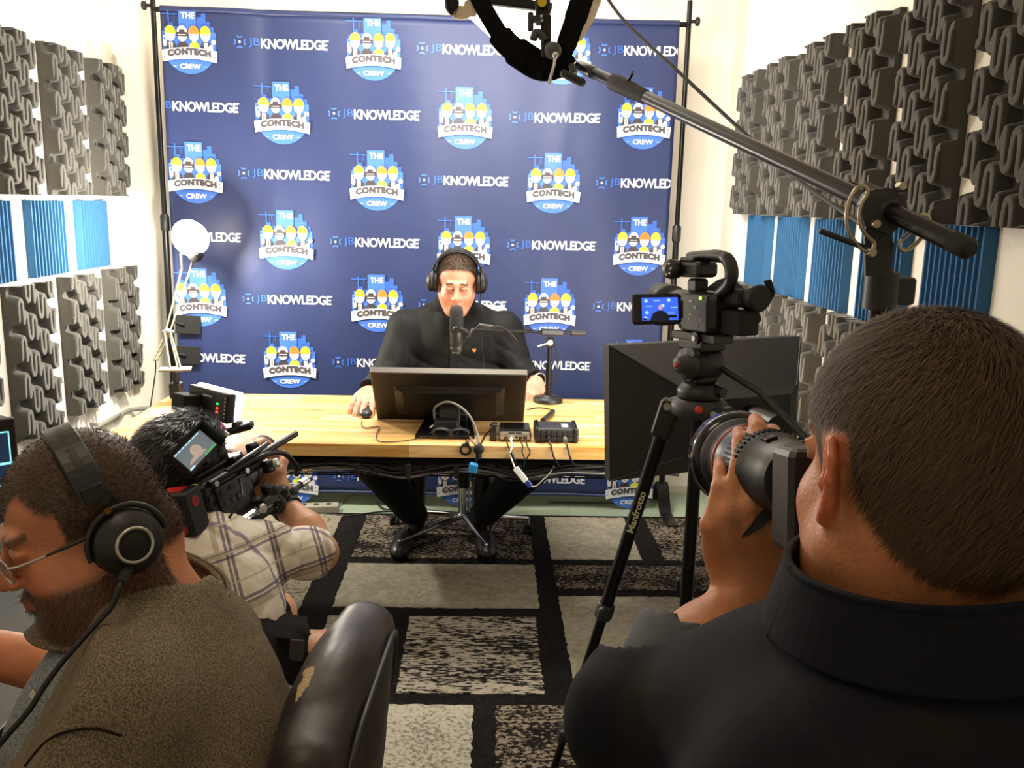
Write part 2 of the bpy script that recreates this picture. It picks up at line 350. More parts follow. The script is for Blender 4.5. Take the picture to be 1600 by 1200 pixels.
def disc2(cx, cy, rx, ry, n=24, a0=0, a1=2*PI, rings=3):
    vs = [(cx, cy)]; fs = []
    for k in range(1, rings+1):
        for i in range(n+1): t = a0+(a1-a0)*i/n; vs.append((cx+rx*k/rings*math.cos(t), cy+ry*k/rings*math.sin(t)))
    for i in range(n): fs.append((0, 1+i, 2+i))
    for k in range(rings-1):
        o = 1+k*(n+1); q = o+n+1
        for i in range(n): fs.append((o+i, q+i, q+i+1, o+i+1))
    return vs, fs
def quad2(x0, y0, x1, y1):
    nx_ = max(1, int(abs(x1-x0)/.16)); ny_ = max(1, int(abs(y1-y0)/.2))
    return [(x0+(x1-x0)*i/nx_, y0+(y1-y0)*j/ny_) for j in range(ny_+1) for i in range(nx_+1)], [(j*(nx_+1)+i, j*(nx_+1)+i+1, (j+1)*(nx_+1)+i+1, (j+1)*(nx_+1)+i) for j in range(ny_) for i in range(nx_)]
def poly2(*p): return list(p), [tuple(range(len(p)))]
def crest_shapes():
    """the round crew emblem; unit = radius of the disc ~1"""
    S = []; A = lambda s_, mi, lay: S.append((s_[0], s_[1], mi, lay))
    A(disc2(0, -.15, .96, .96, 40, PI*.98, PI*2.02, 8), 1, 0)
    A(quad2(-.96, -.2, .96, .32), 1, 0)
    for x0, x1, h in ((-.9, -.74, .45), (-.74, -.55, .62), (-.55, -.32, .5), (.3, .46, .82), (.46, .62, .95), (.62, .76, .68), (.76, .9, .5)): A(quad2(x0, .3, x1, h), 0, 0)
    A(quad2(-.36, .3, .28, 1.08), 1, 1)
    A(quad2(-.74, .62, -.69, 1.02), 0, 1); A(quad2(-1.0, .88, -.4, .92), 0, 1); A(quad2(-.52, .66, -.5, .9), 0, 1)
    for i in range(3): A(quad2(.34+.04*i, .4+.1*i, .6+.04*i, .42+.1*i), 1, 1)
    A(fit_text('THE', -.27, .23, .76, .98, .035), 2, 2)
    for k, (cx, hat) in enumerate(((-.66, 3), (-.24, 2), (.18, 4), (.60, 3))):
        A(poly2((cx-.2, -.32), (cx+.2, -.32), (cx+.17, -.1), (cx+.07, -.02), (cx-.07, -.02), (cx-.17, -.1)), 6 if k == 2 else 5, 2)
        if k == 0 or k == 3: A(poly2((cx-.06, -.32), (cx+.06, -.32), (cx+.07, -.04), (cx-.07, -.04)), 2, 3)
        if k == 0: A(quad2(cx-.015, -.32, cx+.015, -.08), 5, 4)
        A(disc2(cx, .22, .175, .24, 20), 7, 4)
        A(disc2(cx, .28, .19, .24, 20, 0, PI), hat, 5); A(quad2(cx-.2, .25, cx+.2, .3), hat, 5)
        if k == 1: A(quad2(cx-.21, .16, cx+.21, .3), 5, 6); A(quad2(cx-.1, .3, cx+.1, .38), 5, 6); A(quad2(cx-.14, .2, cx+.14, .225), 2, 7)
        else:
            for q in (-.07, .07): A(disc2(cx+q, .2, .016, .022, 8, rings=1), 8, 6)
        A(quad2(cx-.04, .07, cx+.04, .085), 8, 6)
    A(quad2(-.93, -.12, -.8, .18), 2, 3); A(quad2(-.9, .02, -.83, .12), 1, 4); A(disc2(-.86, -.1, .07, .1, 10, rings=1), 7, 4)
    A(disc2(.88, -.02, .085, .085, 12, rings=1), 7, 4); A(poly2((.62, -.28), (.86, -.3), (.84, -.1), (.74, -.12)), 7, 4)
    n = 16; top = []; bot = []                                                # arched name plate
    for i in range(n+1):
        x = -1.0+2.0*i/n; y = -.42+.14*math.cos(x*1.5); top.append((x, y+.08)); bot.append((x*.97, y-.31))
    vs = top+bot; A((vs, [(n+1+i, n+2+i, i+1, i) for i in range(n)]), 2, 5)
    vt, ft = fit_text('CONTECH', -.78, .78, -.11, .13, .075, 1.12); vt = [(x, y-.50+.14*math.cos(x*1.5)) for x, y in vt]; A((vt, ft), 8, 7)
    for x in (-.9, .9):
        for y in (-.07, .07): A(disc2(x, -.53+.14*math.cos(x*1.5)+y+.02, .022, .022, 8, rings=1), 8, 6)
    A(fit_text('CREW', -.38, .38, -.94, -.76, .04), 2, 2)
    A(quad2(-.62, -.86, -.5, -.845), 2, 2); A(quad2(.5, -.86, .62, -.845), 2, 2)
    return S
def word_shapes():
    """wordmark: unit = width 1, origin at its centre"""
    S = []; cx, cy = -.436, 0
    for q in range(4):
        a = PI/2*q; ca, sa = math.cos(a), math.sin(a); n = 6; vs = []
        for i in range(n+1):
            t = -.8+1.6*i/n
            for r_ in (.048, .034): x, y = .088-r_*math.cos(t)*1.0, r_*math.sin(t)*1.0; vs.append((cx+x*ca-y*sa, cy+x*sa+y*ca))
        S.append((vs, [(2*i, 2*i+1, 2*i+3, 2*i+2) for i in range(n)], 1, 0))
    S.append((*disc2(cx, cy, .013, .013, 10, rings=1), 2, 1))
    v, f_ = fit_text('JB', -.345, -.228, -.05, .05, .008); S.append((v, f_, 0, 0))
    v, f_ = fit_text('KNOWLEDGE', -.222, .485, -.052, .052, .028, .93); S.append((v, f_, 2, 0))
    v, f_ = fit_text('™', .487, .5, .038, .05, .01); S.append((v, f_, 2, 0))
    return S
crest, word = crest_shapes(), word_shapes()
def pz(x, y): p = aty(x, y, YBD); return p.x, p.z
CR = [(296, 64), (584, 72), (880, 80), (441, 174), (727, 181), (1006, 184), (306, 269), (589, 279), (865, 284), (448, 373), (725, 381), (999, 384), (313, 464), (590, 472), (859, 478), (453, 561), (722, 568), (990, 573), (318, 651), (592, 657), (855, 660), (458, 745), (722, 748), (985, 752)]
WD = [(440, 66), (724, 74), (1007, 79), (302, 166), (585, 176), (867, 182), (445, 271), (725, 280), (1001, 286), (308, 369), (586, 377), (862, 382), (450, 467), (723, 475), (994, 479), (316, 559), (588, 566), (855, 570), (455, 655), (722, 660), (985, 664), (325, 740), (588, 745), (850, 749)]
def clipmesh(me):
    import bmesh
    bm = bmesh.new(); bm.from_mesh(me); ox = org(bd)[0]
    for co, no in (((BL+.004-ox, 0, 0), (-1, 0, 0)), ((BR-.004-ox, 0, 0), (1, 0, 0))):
        bmesh.ops.bisect_plane(bm, geom=bm.verts[:]+bm.edges[:]+bm.faces[:], plane_co=co, plane_no=no, clear_outer=True)
    bm.to_mesh(me); bm.free()
for x, y in CR:
    X_, Z_ = pz(x, y); b = MB()
    for vs, fs, mi, lay in crest: conform(b, X_, Z_, vs, fs, mi, lay, .128, False)
    o = b.build('printed_emblem', PM, bd)
    if X_-.14 < BL or X_+.14 > BR: clipmesh(o.data)
for x, y in WD:
    X_, Z_ = pz(x, y); b = MB()
    for vs, fs, mi, lay in word: conform(b, X_, Z_, vs, fs, mi, lay, .43, False)
    o = b.build('printed_wordmark', PM, bd)
    if X_-.22 < BL or X_+.22 > BR: clipmesh(o.data)
# frame of the backdrop: telescoping poles, crossbar, knobs, feet
for xp, sgn, zt in ((BL-.035, -1, 2.5), (BR+.045, 1, 2.46)):
    p = MB(); p.cyl((xp, YBD+.02, .10), (xp, YBD+.02, 1.42), .0155); p.cyl((xp, YBD+.02, 1.4), (xp, YBD+.02, zt), .012)
    p.build('pole', M_BMET, bd)
    MB().lathe((xp, YBD+.02, 1.36), (0, 0, 1), [(0, .018), (.01, .021), (.07, .021), (.08, .016)]).build('collar', M_BLK, bd)
    k = MB(); k.cyl((xp, YBD+.02, BT+.015), (xp+sgn*.045, YBD+.02, BT+.015), .008); k.lathe((xp+sgn*.03, YBD+.02, BT+.015), (sgn, 0, 0), [(0, .012), (.004, .02), (.016, .02), (.02, .014)]); k.build('knob', M_BLK, bd)
    k = MB(); k.cyl((xp, YBD+.02, .22), (xp+sgn*.05, YBD+.02, .22), .006); k.lathe((xp+sgn*.04, YBD+.02, .22), (sgn, 0, 0), [(0, .01), (.004, .018), (.014, .018), (.02, .01)]); k.build('knob', M_BLK, bd)
    ft = MB()
    for d_ in (-1, 1): ft.ribbon([(xp, YBD+.02+d_*.01, .14), (xp, YBD+.02+d_*.05, .11), (xp, YBD+.02+d_*.11, .03), (xp, YBD+.02+d_*.17, .004) if d_ > 0 else (xp, YBD+.02+d_*.2, .019), (xp, YBD+.02+d_*.22, .004) if d_ > 0 else (xp, YBD+.02+d_*.3, .019)], V(1, 0, 0), .06, .004, sub=5)
    ft.build('foot', M_BMET, bd)
MB().cyl((BL-.035, YBD+.02, BT), (BR+.045, YBD+.02, BT), .012).build('crossbar', M_BMET, bd)
tb = MB(); tb.tube([(x, float(cloth_y(x, BT))+.004, BT-.012*math.sin((x-BL)/(BR-BL)*PI)+.003) for x in np.linspace(BL, BR, 60)], .013, 8); tb.build('hem', fab_mat(), bd)
tb = MB(); tb.tube([(x, float(cloth_y(x, BB))+.002, BB) for x in np.linspace(BL, BR, 60)], .009, 8); tb.build('hem', fab_mat(), bd)
fd = MB()
for zz, dx in ((aty(300, 500, YBD).z-.02, .12), (aty(300, 548, YBD).z-.02, .11)): fd.box((BL+dx/2+.004, YBD-.02, zz), (dx, .006, .09), rotm(0, .05, .05), bev=.002); fd.cyl((BL+.0, YBD-.025, zz+.01), (BL+.05, YBD-.03, zz), .006)
tag(fd.build('spring_clip', M_BLK2, loc=(BL, YBD-.02, 1)), 'pair of black square clips on the left edge of the navy backdrop', 'clip')
"""
"""
# ------------------------------------------------------------------ desk
TZ, TY0, TY1, TX0, TX1, TH = .74, 2.845, 3.585, -1.265, 1.12, .042
def wood_mat():
    m = bpy.data.materials.new('butcher_block_maple'); m.use_nodes = True; nt = m.node_tree; N = nt.nodes; L = nt.links; p = N['Principled BSDF']; p.inputs['Roughness'].default_value = .38
    g = N.new('ShaderNodeNewGeometry'); oi = N.new('ShaderNodeObjectInfo')
    ad = N.new('ShaderNodeVectorMath'); ad.operation = 'ADD'; mu = N.new('ShaderNodeVectorMath'); mu.operation = 'SCALE'; mu.inputs[0].default_value = (7, 3, 5); L.new(oi.outputs['Random'], mu.inputs['Scale'])
    L.new(g.outputs['Position'], ad.inputs[0]); L.new(mu.outputs[0], ad.inputs[1])
    mp = N.new('ShaderNodeMapping'); mp.inputs['Scale'].default_value = (2, 26, 26); L.new(ad.outputs[0], mp.inputs[0])
    n = N.new('ShaderNodeTexNoise'); n.inputs['Scale'].default_value = 2.2; n.inputs['Detail'].default_value = 7; n.inputs['Distortion'].default_value = .6; L.new(mp.outputs[0], n.inputs['Vector'])
    r = N.new('ShaderNodeValToRGB'); e = r.color_ramp.elements; e[0].position = .28; e[0].color = (*lin('c98f4c'), 1); e[1].position = .62; e[1].color = (*lin('ecc88a'), 1)
    L.new(n.outputs['Fac'], r.inputs[0])
    hs = N.new('ShaderNodeHueSaturation'); L.new(r.outputs[0], hs.inputs['Color']); mr = N.new('ShaderNodeMapRange'); mr.inputs[3].default_value = .72; mr.inputs[4].default_value = 1.08; L.new(oi.outputs['Random'], mr.inputs[0]); L.new(mr.outputs[0], hs.inputs['Value'])
    mr2 = N.new('ShaderNodeMapRange'); mr2.inputs[3].default_value = 1.12; mr2.inputs[4].default_value = .95; L.new(oi.outputs['Random'], mr2.inputs[0]); L.new(mr2.outputs[0], hs.inputs['Saturation'])
    L.new(hs.outputs[0], p.inputs['Base Color']); return m
m_wood = wood_mat()
desk = thing('butcher_block_desk', 'long butcher block desk with pale wood top and black steel frame', 'desk', (-.3, 3.2, 0))
tbx = bpy.data.meshes.new('stave'); tb_ = MB().box((0, 0, 0), (1, 1, 1)); tbx.from_pydata(tb_.v, [], tb_.f); tbx.materials.append(m_wood)
rows = 18; rw = (TY1-TY0)/rows; dox, doy, doz = org(desk)
for i in range(rows):
    x = TX0
    while x < TX1-.01:
        ln = rnd.uniform(.28, .75); x2 = min(x+ln, TX1)
        if TX1-x2 < .12: x2 = TX1
        o = bpy.data.objects.new('stave', tbx); C.objects.link(o); o.parent = desk
        o.location = ((x+x2)/2-dox, TY0+rw*(i+.5)-doy, TZ-TH/2-doz+rnd.uniform(-.0001, .0001)); o.scale = (x2-x-.0004, rw-.0003, TH); x = x2
fr = MB()
for y in (TY0+.06, TY1-.06): fr.box(((TX0+TX1)/2, y, TZ-TH-.022), (TX1-TX0-.1, .03, .042))
for x in (TX0+.1, TX1-.1): fr.box((x, (TY0+TY1)/2, TZ-TH-.022), (.04, TY1-TY0-.1, .042))
fr.build('frame', M_BMET, desk)
for x in (TX0+.1, TX1-.1):
    for y in (TY0+.06, TY1-.06): MB().box((x, y, (TZ-TH)/2+.006), (.045, .045, TZ-TH-.012), bev=.004).build('leg', M_BMET, desk)
# cable tray under the front edge
tr = MB()
for z, y in ((.672, TY0+.035), (.63, TY0+.04), (.61, TY0+.08), (.64, TY0+.13)): tr.cyl((-1.0, y, z), (.5, y, z), .0025, n=6)
for i in range(31): x = -1.0+i*.05; tr.tube([(x, TY0+.035, .675), (x, TY0+.04, .63), (x, TY0+.08, .61), (x, TY0+.13, .64)], .0018, 5)
tr.build('cable_tray', M_BMET, desk)
# bundled cables in the tray
cb = MB(); r_ = random.Random(3); cgs = []
for k in range(16):
    pts = []; x = -1.05+r_.uniform(0, .2); dz = r_.uniform(-.012, .018); dy = r_.uniform(-.02, .025)
    while x < .5:
        sag = -.028*math.sin((x+.9)*7.5)**2*(1 if -.35 < x < .25 else .3)
        pts.append((x, TY0+.035+dy+r_.uniform(-.008, .008), .655+dz+sag+r_.uniform(-.006, .006))); x += r_.uniform(.07, .13)
    cb.tube(pts, r_.choice((.0028, .0035, .0045)), 6, mi=1 if k % 3 == 1 else 0, sub=4)
for x in (-.62, -.42, -.25, -.09, .12): cb.box((x, TY0+.035, .648), (.016, .06, .05), bev=.004)
tag(cb.build('cable_bundle', [M_CABLE, mat('grey_cable', '77756f', .5)], loc=(-.3, TY0+.03, .65)), 'tangled bundle of black and grey cables hanging under the front edge of the desk', 'cables', kind='stuff')
tag(MB().box(aty(739, 731, TY0-.02), (.028, .02, .034), rotm(.2, .2, .1), bev=.004).build('blue_cable_tag', mat('blue_tape', '2f93d6', .5), loc=aty(739, 731, TY0-.02)), 'small bright blue tag on the cables under the desk', 'tag')
def td(x, y, z=TZ): return atz(x, y, z)
# monitor seen from behind
mtop_l, mtop_r = aty(577, 581, 2.985), aty(825, 588, 2.985); mt = (mtop_l+mtop_r)/2
mon = thing('desktop_monitor', 'wide black monitor seen from behind on the desk in front of the seated man', 'monitor', (mt.x, 3.1, TZ))
mw = .537; ux = V(1, 0, 0); uy = V(0, -.190, .205).normalized(); nb = ux.cross(uy); mh = .292; cc = mt-uy*mh/2; mc = cc; Rm = basis(ux, uy, nb)
b = MB(); b.box(cc-nb*.010, (mw, mh, .02), Rm, bev=.004); b.build('rear_shell', mat('brushed_dark_metal', '2a2722', .42, .6), mon)
b = MB(); b.box(cc+uy*(mh/2-.001)-nb*.012, (mw, .006, .024), Rm, bev=.002); b.build('top_edge', mat('bezel_metal', '5a554e', .5, .5), mon)
b = MB(); b.box(cc-nb*.0225, (mw-.02, mh-.02, .004), Rm); b.build('screen', mat('monitor_screen', '1c2733', .15), mon)
b = MB(); hw, hh = mw*.36, mh*.29; q = .03
o_ = cc-uy*.012; tp = [(-hw, -hh), (hw, -hh), (hw, hh), (-hw, hh)]; ti = [(-hw+q, -hh+.008), (hw-q, -hh+.008), (hw-q, hh-q*.7), (-hw+q, hh-q*.7)]
b.add([o_+ux*x+uy*y for x, y in tp]+[o_+ux*x+uy*y+nb*.016 for x, y in ti], [(0, 1, 5, 4), (1, 2, 6, 5), (2, 3, 7, 6), (3, 0, 4, 7), (4, 5, 6, 7)]); b.build('rear_bulge', mat('brushed_dark_metal', '2a2722'), mon)
b = MB()
for i in range(44): b.box(o_+uy*(hh-.015)+ux*((i-22)*.0085)+nb*.008, (.004, .012, .004), Rm)
b.build('vent_slots', M_BLK2, mon)
b = MB(); b.box(cc-uy*.095+nb*.020, (.125, .075, .022), Rm, bev=.006); b.build('mount_plate', M_BLK, mon)
nk = cc-uy*.12+nb*.03; b = MB(); b.box((mc.x+.0, 3.10, TZ+.05), (.075, .028, .10), rotm(-.3), bev=.006); b.build('neck', M_GLOSS, mon)
bp = [td(648, 686), td(742, 686), td(735, 652), td(668, 652)]
b = MB(); o4 = [(p.x, p.y) for p in bp]; b.prism(o4, (0, 0, TZ+.007), (1, 0, 0), (0, 1, 0), .014); b.build('base', M_GLOSS, mon, bevel=.003)
# power adapter and coil behind the monitor
p0 = td(697, 676); b = MB(); b.box((p0.x, p0.y, TZ+.014+.018), (.078, .05, .034), rotm(0, 0, .05), bev=.005)
tag(b.build('power_adapter', M_BLK, loc=(p0.x, p0.y, TZ+.014)), 'black power brick on the foot of the monitor stand', 'power adapter')
b = MB(); pc = td(704, 686)
for k in range(6):
    for s_ in (-1, 1): b.tube([(pc.x+s_*.032+.028*math.cos(t)*(1+.1*k*.3), pc.y-.004+k*.0015, TZ+.020+.014*math.sin(t)+k*.0008) for t in np.linspace(0, 2*PI, 14)], .0022, 6)
b.box((pc.x, pc.y-.002, TZ+.02), (.012, .022, .028), bev=.003)
tag(b.build('coiled_cable', M_CABLE, loc=(pc.x, pc.y, TZ)), 'coiled black cord bound with a strap at the foot of the monitor', 'cable')
b = MB(); pv = td(727, 700, TZ); b.lathe((pv.x, TY0-.006, TZ-.013), (0, 1, 0), [(0, .0125), (.0, .019), (.022, .019), (.022, .0125), (0, .0125)], cap=False); b.box((pv.x+.005, TY0+.008, TZ+.006), (.012, .03, .012))
tag(b.build('cable_tie', M_BLK2, loc=(pv.x, TY0, TZ)), 'loop of black hook and loop tape hanging at the desk edge', 'cable tie')
# mouse
mp_ = td(573, 650); mouse = thing('computer_mouse', 'black wired mouse under the right hand of the man at the desk', 'mouse', (mp_.x, mp_.y, TZ))
b = MB(); b.sph((mp_.x, mp_.y, TZ+.012), (.030, .052, .022), 20); b.build('mouse_shell', M_BLK, mouse)
b = MB(); b.cyl((mp_.x-.004, mp_.y+.02, TZ+.030), (mp_.x+.004, mp_.y+.02, TZ+.030), .007); b.build('scroll_wheel', M_DG, mouse)
b = MB(); b.tube([td(566, 656, TZ+.006), td(565, 664, TZ+.003), td(572, 669, TZ+.003), td(592, 667, TZ+.003), td(588, 680, TZ+.003), td(594, 690, TZ+.003), td(630, 689, TZ+.003), td(660, 683, TZ+.006), td(676, 674, TZ+.017)], .0018, 6, sub=6)
b.build('mouse_cable', M_CABLE, mouse)
# cables rising from the desk edge knot
knot = td(748, 706, TZ); knot = V(knot.x, TY0-.012, TZ-.008)
def dcable(name, pts, r, label, m=M_CABLE, loc=None, cat='cable'):
    b = MB(); b.tube(pts, r, 8, sub=6); return tag(b.build(name, m, loc=loc or pts[0]), label, cat)
dcable('monitor_cable', [cc-uy*.12-ux*.055+nb*.03, aty(678, 640, 3.02), aty(690, 630, 2.98), aty(705, 629, 2.96), aty(722, 638, 2.94), aty(735, 652, 2.92), aty(745, 675, 2.90), aty(749, 697, 2.86), knot], .0042, 'thick grey cable arching from the monitor down to the desk edge', mat('grey_cable', '77756f'))
dcable('display_cable', [td(672, 668, TZ+.03), td(690, 657, TZ+.03), td(710, 662, TZ+.02), td(730, 678, TZ+.01), td(742, 693, TZ+.006), knot+V(-.01, .012, .014), knot], .003, 'thin pale grey cable running over the monitor base to the desk edge', mat('pale_cable', '9a978f', .5))
dcable('power_cable', [td(766, 672, TZ+.012), td(758, 680, TZ+.005), td(752, 692, TZ+.005), knot+V(0, .012, .014), knot], .0028, 'short black cord looping from the mini computer to the knot of cables')
b = MB(); b.sph(knot, (.018, .014, .018), 12); b.cyl(knot-V(0, 0, .03), knot+V(0, 0, .004), .010)
tag(b.build('cable_knot', M_BLK2, loc=knot), 'black wrapped knot of cables at the front edge of the desk', 'cables')
dcable('hanging_cable', [knot, knot+V(-.004, -.004, -.03), knot+V(-.015, 0, -.05), knot+V(-.03, .01, -.07)], .005, 'black cable dropping from the knot at the desk edge')
# mini computer
a0, a1 = td(779, 690), td(830, 690); mcx = (a0.x+a1.x)/2; sw = a1.x-a0.x; my = a0.y
mini = thing('mini_computer', 'small silver box computer with a black glossy lid and plugged cables on the desk', 'computer', (mcx, my, TZ))
b = MB(); b.box((mcx, my+.052, TZ+.020), (sw, .105, .036), bev=.010); b.build('silver_case', M_SIL, mini)
b = MB(); b.box((mcx, my+.052, TZ+.0405), (sw-.008, .098, .005), bev=.004); b.build('glossy_lid', M_GLOSS, mini)
b = MB()
for dx, dz, w_, h_ in ((-.030, .012, .012, .010), (-.013, .014, .010, .008), (.004, .016, .010, .005), (.018, .013, .010, .010), (.034, .014, .012, .010)): b.box((mcx+dx, my-.001, TZ+dz), (w_, .004, h_))
for dx in (-.012, .012): b.box((mcx+dx, my-.0005, TZ+.031), (.020, .003, .004))
b.build('port', M_BLK2, mini)
for k in range(4): b = MB(); b.cyl((mcx+(-.038, .038)[k % 2], my+.02+.06*(k//2), TZ), (mcx+(-.038, .038)[k % 2], my+.02+.06*(k//2), TZ+.003), .006); b.build('foot', M_RUB, mini)
q = td(771, 690); b = MB(); b.box((q.x-.001, q.y+.03, TZ+.025), (.024, .055, .050), bev=.004); b.box((q.x+.004, q.y+.022, TZ+.054), (.020, .04, .010), bev=.003)
tag(b.build('wall_plug_adapter', M_BLK, loc=(q.x, q.y, TZ)), 'small black square adapter against the left side of the silver mini computer', 'adapter')
# white adapter cable and dongle
wc = [V(mcx-.013, my-.003, TZ+.014), V(mcx-.014, my-.012, TZ+.010), V(mcx-.012, TY0-.004, TZ+.002), aty(797, 709, TY0-.014), aty(802, 725, TY0-.018), aty(806, 733, TY0-.02)]
dn = thing('white_display_adapter', 'white adapter cable with small dongle hanging off the desk front', 'adapter', wc[3])
b = MB(); b.tube(wc, .0028, 8, sub=5); b.cyl(wc[0]+V(0, .002, 0), wc[0]+V(0, -.012, -.001), .005); b.build('cable', M_WHT, dn)
pA, pB = aty(805, 731, TY0-.02), aty(822, 752, TY0-.024); dz_ = (pB-pA).normalized(); sx_ = dz_.cross(V(0, -1, 0)).normalized()
b = MB(); b.box((pA+pB)/2, (.020, .011, (pB-pA).length), basis(sx_, dz_.cross(sx_), dz_), bev=.003); b.build('dongle', M_WHT, dn)
pC = aty(829, 760, TY0-.024); b = MB(); b.box((pB+pC)/2, (.018, .010, (pC-pB).length), basis(sx_, dz_.cross(sx_), dz_), bev=.003); b.build('plug', mat('blue_plug', '243a8c', .5), dn)
dcable('thin_grey_cable', [pC, aty(838, 759, TY0-.01), aty(850, 748, TY0), aty(858, 740, TY0+.01), aty(866, 728, TY0+.02)], .0022, 'thin grey cable curving up from the blue plug under the desk', mat('pale_cable', '9a978f'))
for i, (dx, xs_) in enumerate(((-.030, 798), (.018, 816), (.034, 828))):
    e_ = [V(mcx+dx, my-.003, TZ+.013), V(mcx+dx+.002, my-.016, TZ+.008), V(mcx+dx+.006, TY0-.004, TZ+.002), aty(xs_, 707, TY0-.012), aty(xs_+(6, 4, -6)[i], 718, TY0-.012), aty(xs_+(10, 2, -14)[i], 732, TY0+.01)]
    c_ = dcable('computer_cable', e_, .0024, ('black cable with an inline choke running from the silver mini computer over the desk edge', 'middle black cable running from the silver mini computer over the desk edge', 'black cable from the right end of the silver mini computer crossing to the left')[i])
    if i == 0: b = MB(); b.cyl(e_[3], e_[3]+(e_[4]-e_[3]).normalized()*.028, .006); b.build('choke', M_BLK, c_)
# audio recorder
r0_, r1_ = td(836, 692), td(902, 690); rx = (r0_.x+r1_.x)/2; rwid = r1_.x-r0_.x; ry = r0_.y
rec = thing('audio_recorder', 'black multitrack audio recorder with rows of sockets on the right of the desk', 'audio recorder', (rx, ry, TZ))
b = MB(); b.box((rx, ry+.058, TZ+.026), (rwid-.02, .112, .046), bev=.008)
for s_ in (-1, 1): b.box((rx+s_*(rwid/2-.008), ry+.056, TZ+.027), (.018, .124, .054), bev=.008)
b.build('case', M_BLK, rec)
for k in range(6):
    for j in range(2):
        b = MB(); b.cyl((rx-.045+k*.018, ry-.0005, TZ+.016+j*.018), (rx-.045+k*.018, ry-.004, TZ+.016+j*.018), .0075, n=12); b.cyl((rx-.045+k*.018, ry-.004, TZ+.016+j*.018), (rx-.045+k*.018, ry-.0045, TZ+.016+j*.018), .004, n=8, mi=1)
        b.build('socket', [M_DG, M_BLK2], rec)
b = MB(); put_text(b, '- - -·- -- -', (rx-.01, ry+.03, TZ+.0495), (1, 0, 0), (0, 1, 0), .05, .004); b.box((rx+.03, ry+.05, TZ+.0492), (.022, .05, .0006)); b.build('panel_markings', mat('grey_print', 'a0a09c', .6), rec)
for k, x in enumerate((-.027, .027)):
    b = MB(); b.cyl((rx+x, ry-.004, TZ+.018), (rx+x, ry-.03, TZ+.016), .0085, .007, mi=k)
    b.build('plug', [M_BLK, M_SIL], rec)
    dcable('audio_cable', [V(rx+x, ry-.03, TZ+.016), V(rx+x+.002, ry-.04, TZ+.010), V(rx+x+.006, TY0-.003, TZ+.001), V(rx+x+.014, TY0-.010, TZ-.03), V(rx+x+.03, TY0+.0, TZ-.06), V(rx+x+.045, TY0+.03, TZ-.08)], .0032, ('black audio cable plugged into the left of the recorder, hanging over the desk edge', 'black audio cable with a silver plug at the right of the recorder')[k])
jc = thing('inline_connector', 'black cable with chunky inline plug lying behind the audio recorder', 'cable', td(860, 648))
b = MB(); b.tube([td(824, 640, TZ+.003), td(840, 637, TZ+.003), td(858, 639, TZ+.003), td(866, 644, TZ+.006), td(860, 648, TZ+.010)], .0025, 8, sub=5); b.build('cable', M_CABLE, jc); b = MB(); b.tube([td(847, 657, TZ+.010), td(842, 664, TZ+.010), td(838, 668, TZ+.02)], .003, 8, sub=4); b.build('cable', M_CABLE, jc)
b = MB(); b.tube([td(864, 643, TZ+.010), td(860, 647, TZ+.011), td(848, 657, TZ+.011)], .0095, 10); b.build('plug', M_BLK, jc)
# microphone on round base stand
sb = td(856, 628); MX, MY = sb.x, sb.y
st = thing('microphone_stand', 'black desktop microphone boom stand with round base at the back of the desk', 'microphone stand', (MX, MY, TZ))
b = MB(); b.lathe((MX, MY, TZ), (0, 0, 1), [(0, .058), (.014, .060), (.022, .054), (.026, .016), (.03, .014)], 32); b.build('base', M_BLK, st)
tpz = aty(858, 528, MY).z; b = MB(); b.cyl((MX, MY, TZ+.026), (MX, MY, TZ+.16), .0125); b.cyl((MX, MY, TZ+.16), (MX, MY, tpz-.02), .0085); b.build('pole', M_BMET, st)
b = MB(); b.box((MX, MY-.01, tpz-.015), (.03, .022, .04), bev=.005); b.cyl((MX, MY-.03, tpz-.015), (MX, MY-.0, tpz-.015), .012, mi=1); b.cyl((MX-.01, MY-.028, tpz-.018), (MX-.05, MY-.034, tpz-.030), .0035, mi=1); b.build('clutch', [M_BLK, M_SIL], st)
pb0, pb1 = aty(738, 515, MY-.10), aty(914, 521, MY+.02); b = MB(); b.cyl(pb0, pb1, .0055, n=12); b.build('boom', M_BMET, st)
dr = (pb1-pb0).normalized(); b = MB(); b.box(pb0.lerp(pb1, .70), (.095, .022, .026), basis(dr, V(0, 1, 0)-dr*dr.y, dr.cross(V(0, 1, 0)).normalized()*-1), bev=.005); b.build('boom_clamp', M_BLK, st)
b = MB(); b.cyl(pb1-dr*.06, pb1, .0105); b.build('counterweight', M_DG, st)
b = MB(); b.tube([V(MX-.02, MY, TZ+.03), V(MX+.03, MY, TZ+.10), V(MX+.028, MY, TZ+.2), V(MX+.02, MY, tpz-.03), V(MX+.0, MY-.02, tpz+.012), pb0.lerp(pb1, .45)+V(0, -.005, .012)], .0022, 6, sub=6); b.build('cord', M_CABLE, st)
mcT, mcB = aty(713, 477, MY-.14), aty(713, 550, MY-.14); ax_ = (mcT-mcB).normalized()
mic = thing('broadcast_microphone', 'large dark grey broadcast microphone in front of the seated man\'s mouth', 'microphone', mcB)
b = MB(); L_ = (mcT-mcB).length; b.lathe(mcB+ax_*L_*.42, ax_, [(0, .024), (.004, .0262), (L_*.46, .0262), (L_*.53, .023), (L_*.57, .016), (L_*.58, .005)], 28); b.build('foam_windscreen', mat('foam_windscreen', '2b2b2a', .95, bump=.5, bscale=600), mic)
b = MB(); b.lathe(mcB, ax_, [(.0, .018), (.004, .0235), (L_*.10, .0245), (L_*.11, .0235), (L_*.13, .0235), (L_*.14, .0248), (L_*.43, .0248)], 28); b.build('body', mat('satin_grey_metal', '3a3a39', .4, .4), mic)
b = MB(); b.lathe(mcB-ax_*.006, ax_, [(0, .017), (.008, .017)], 20)
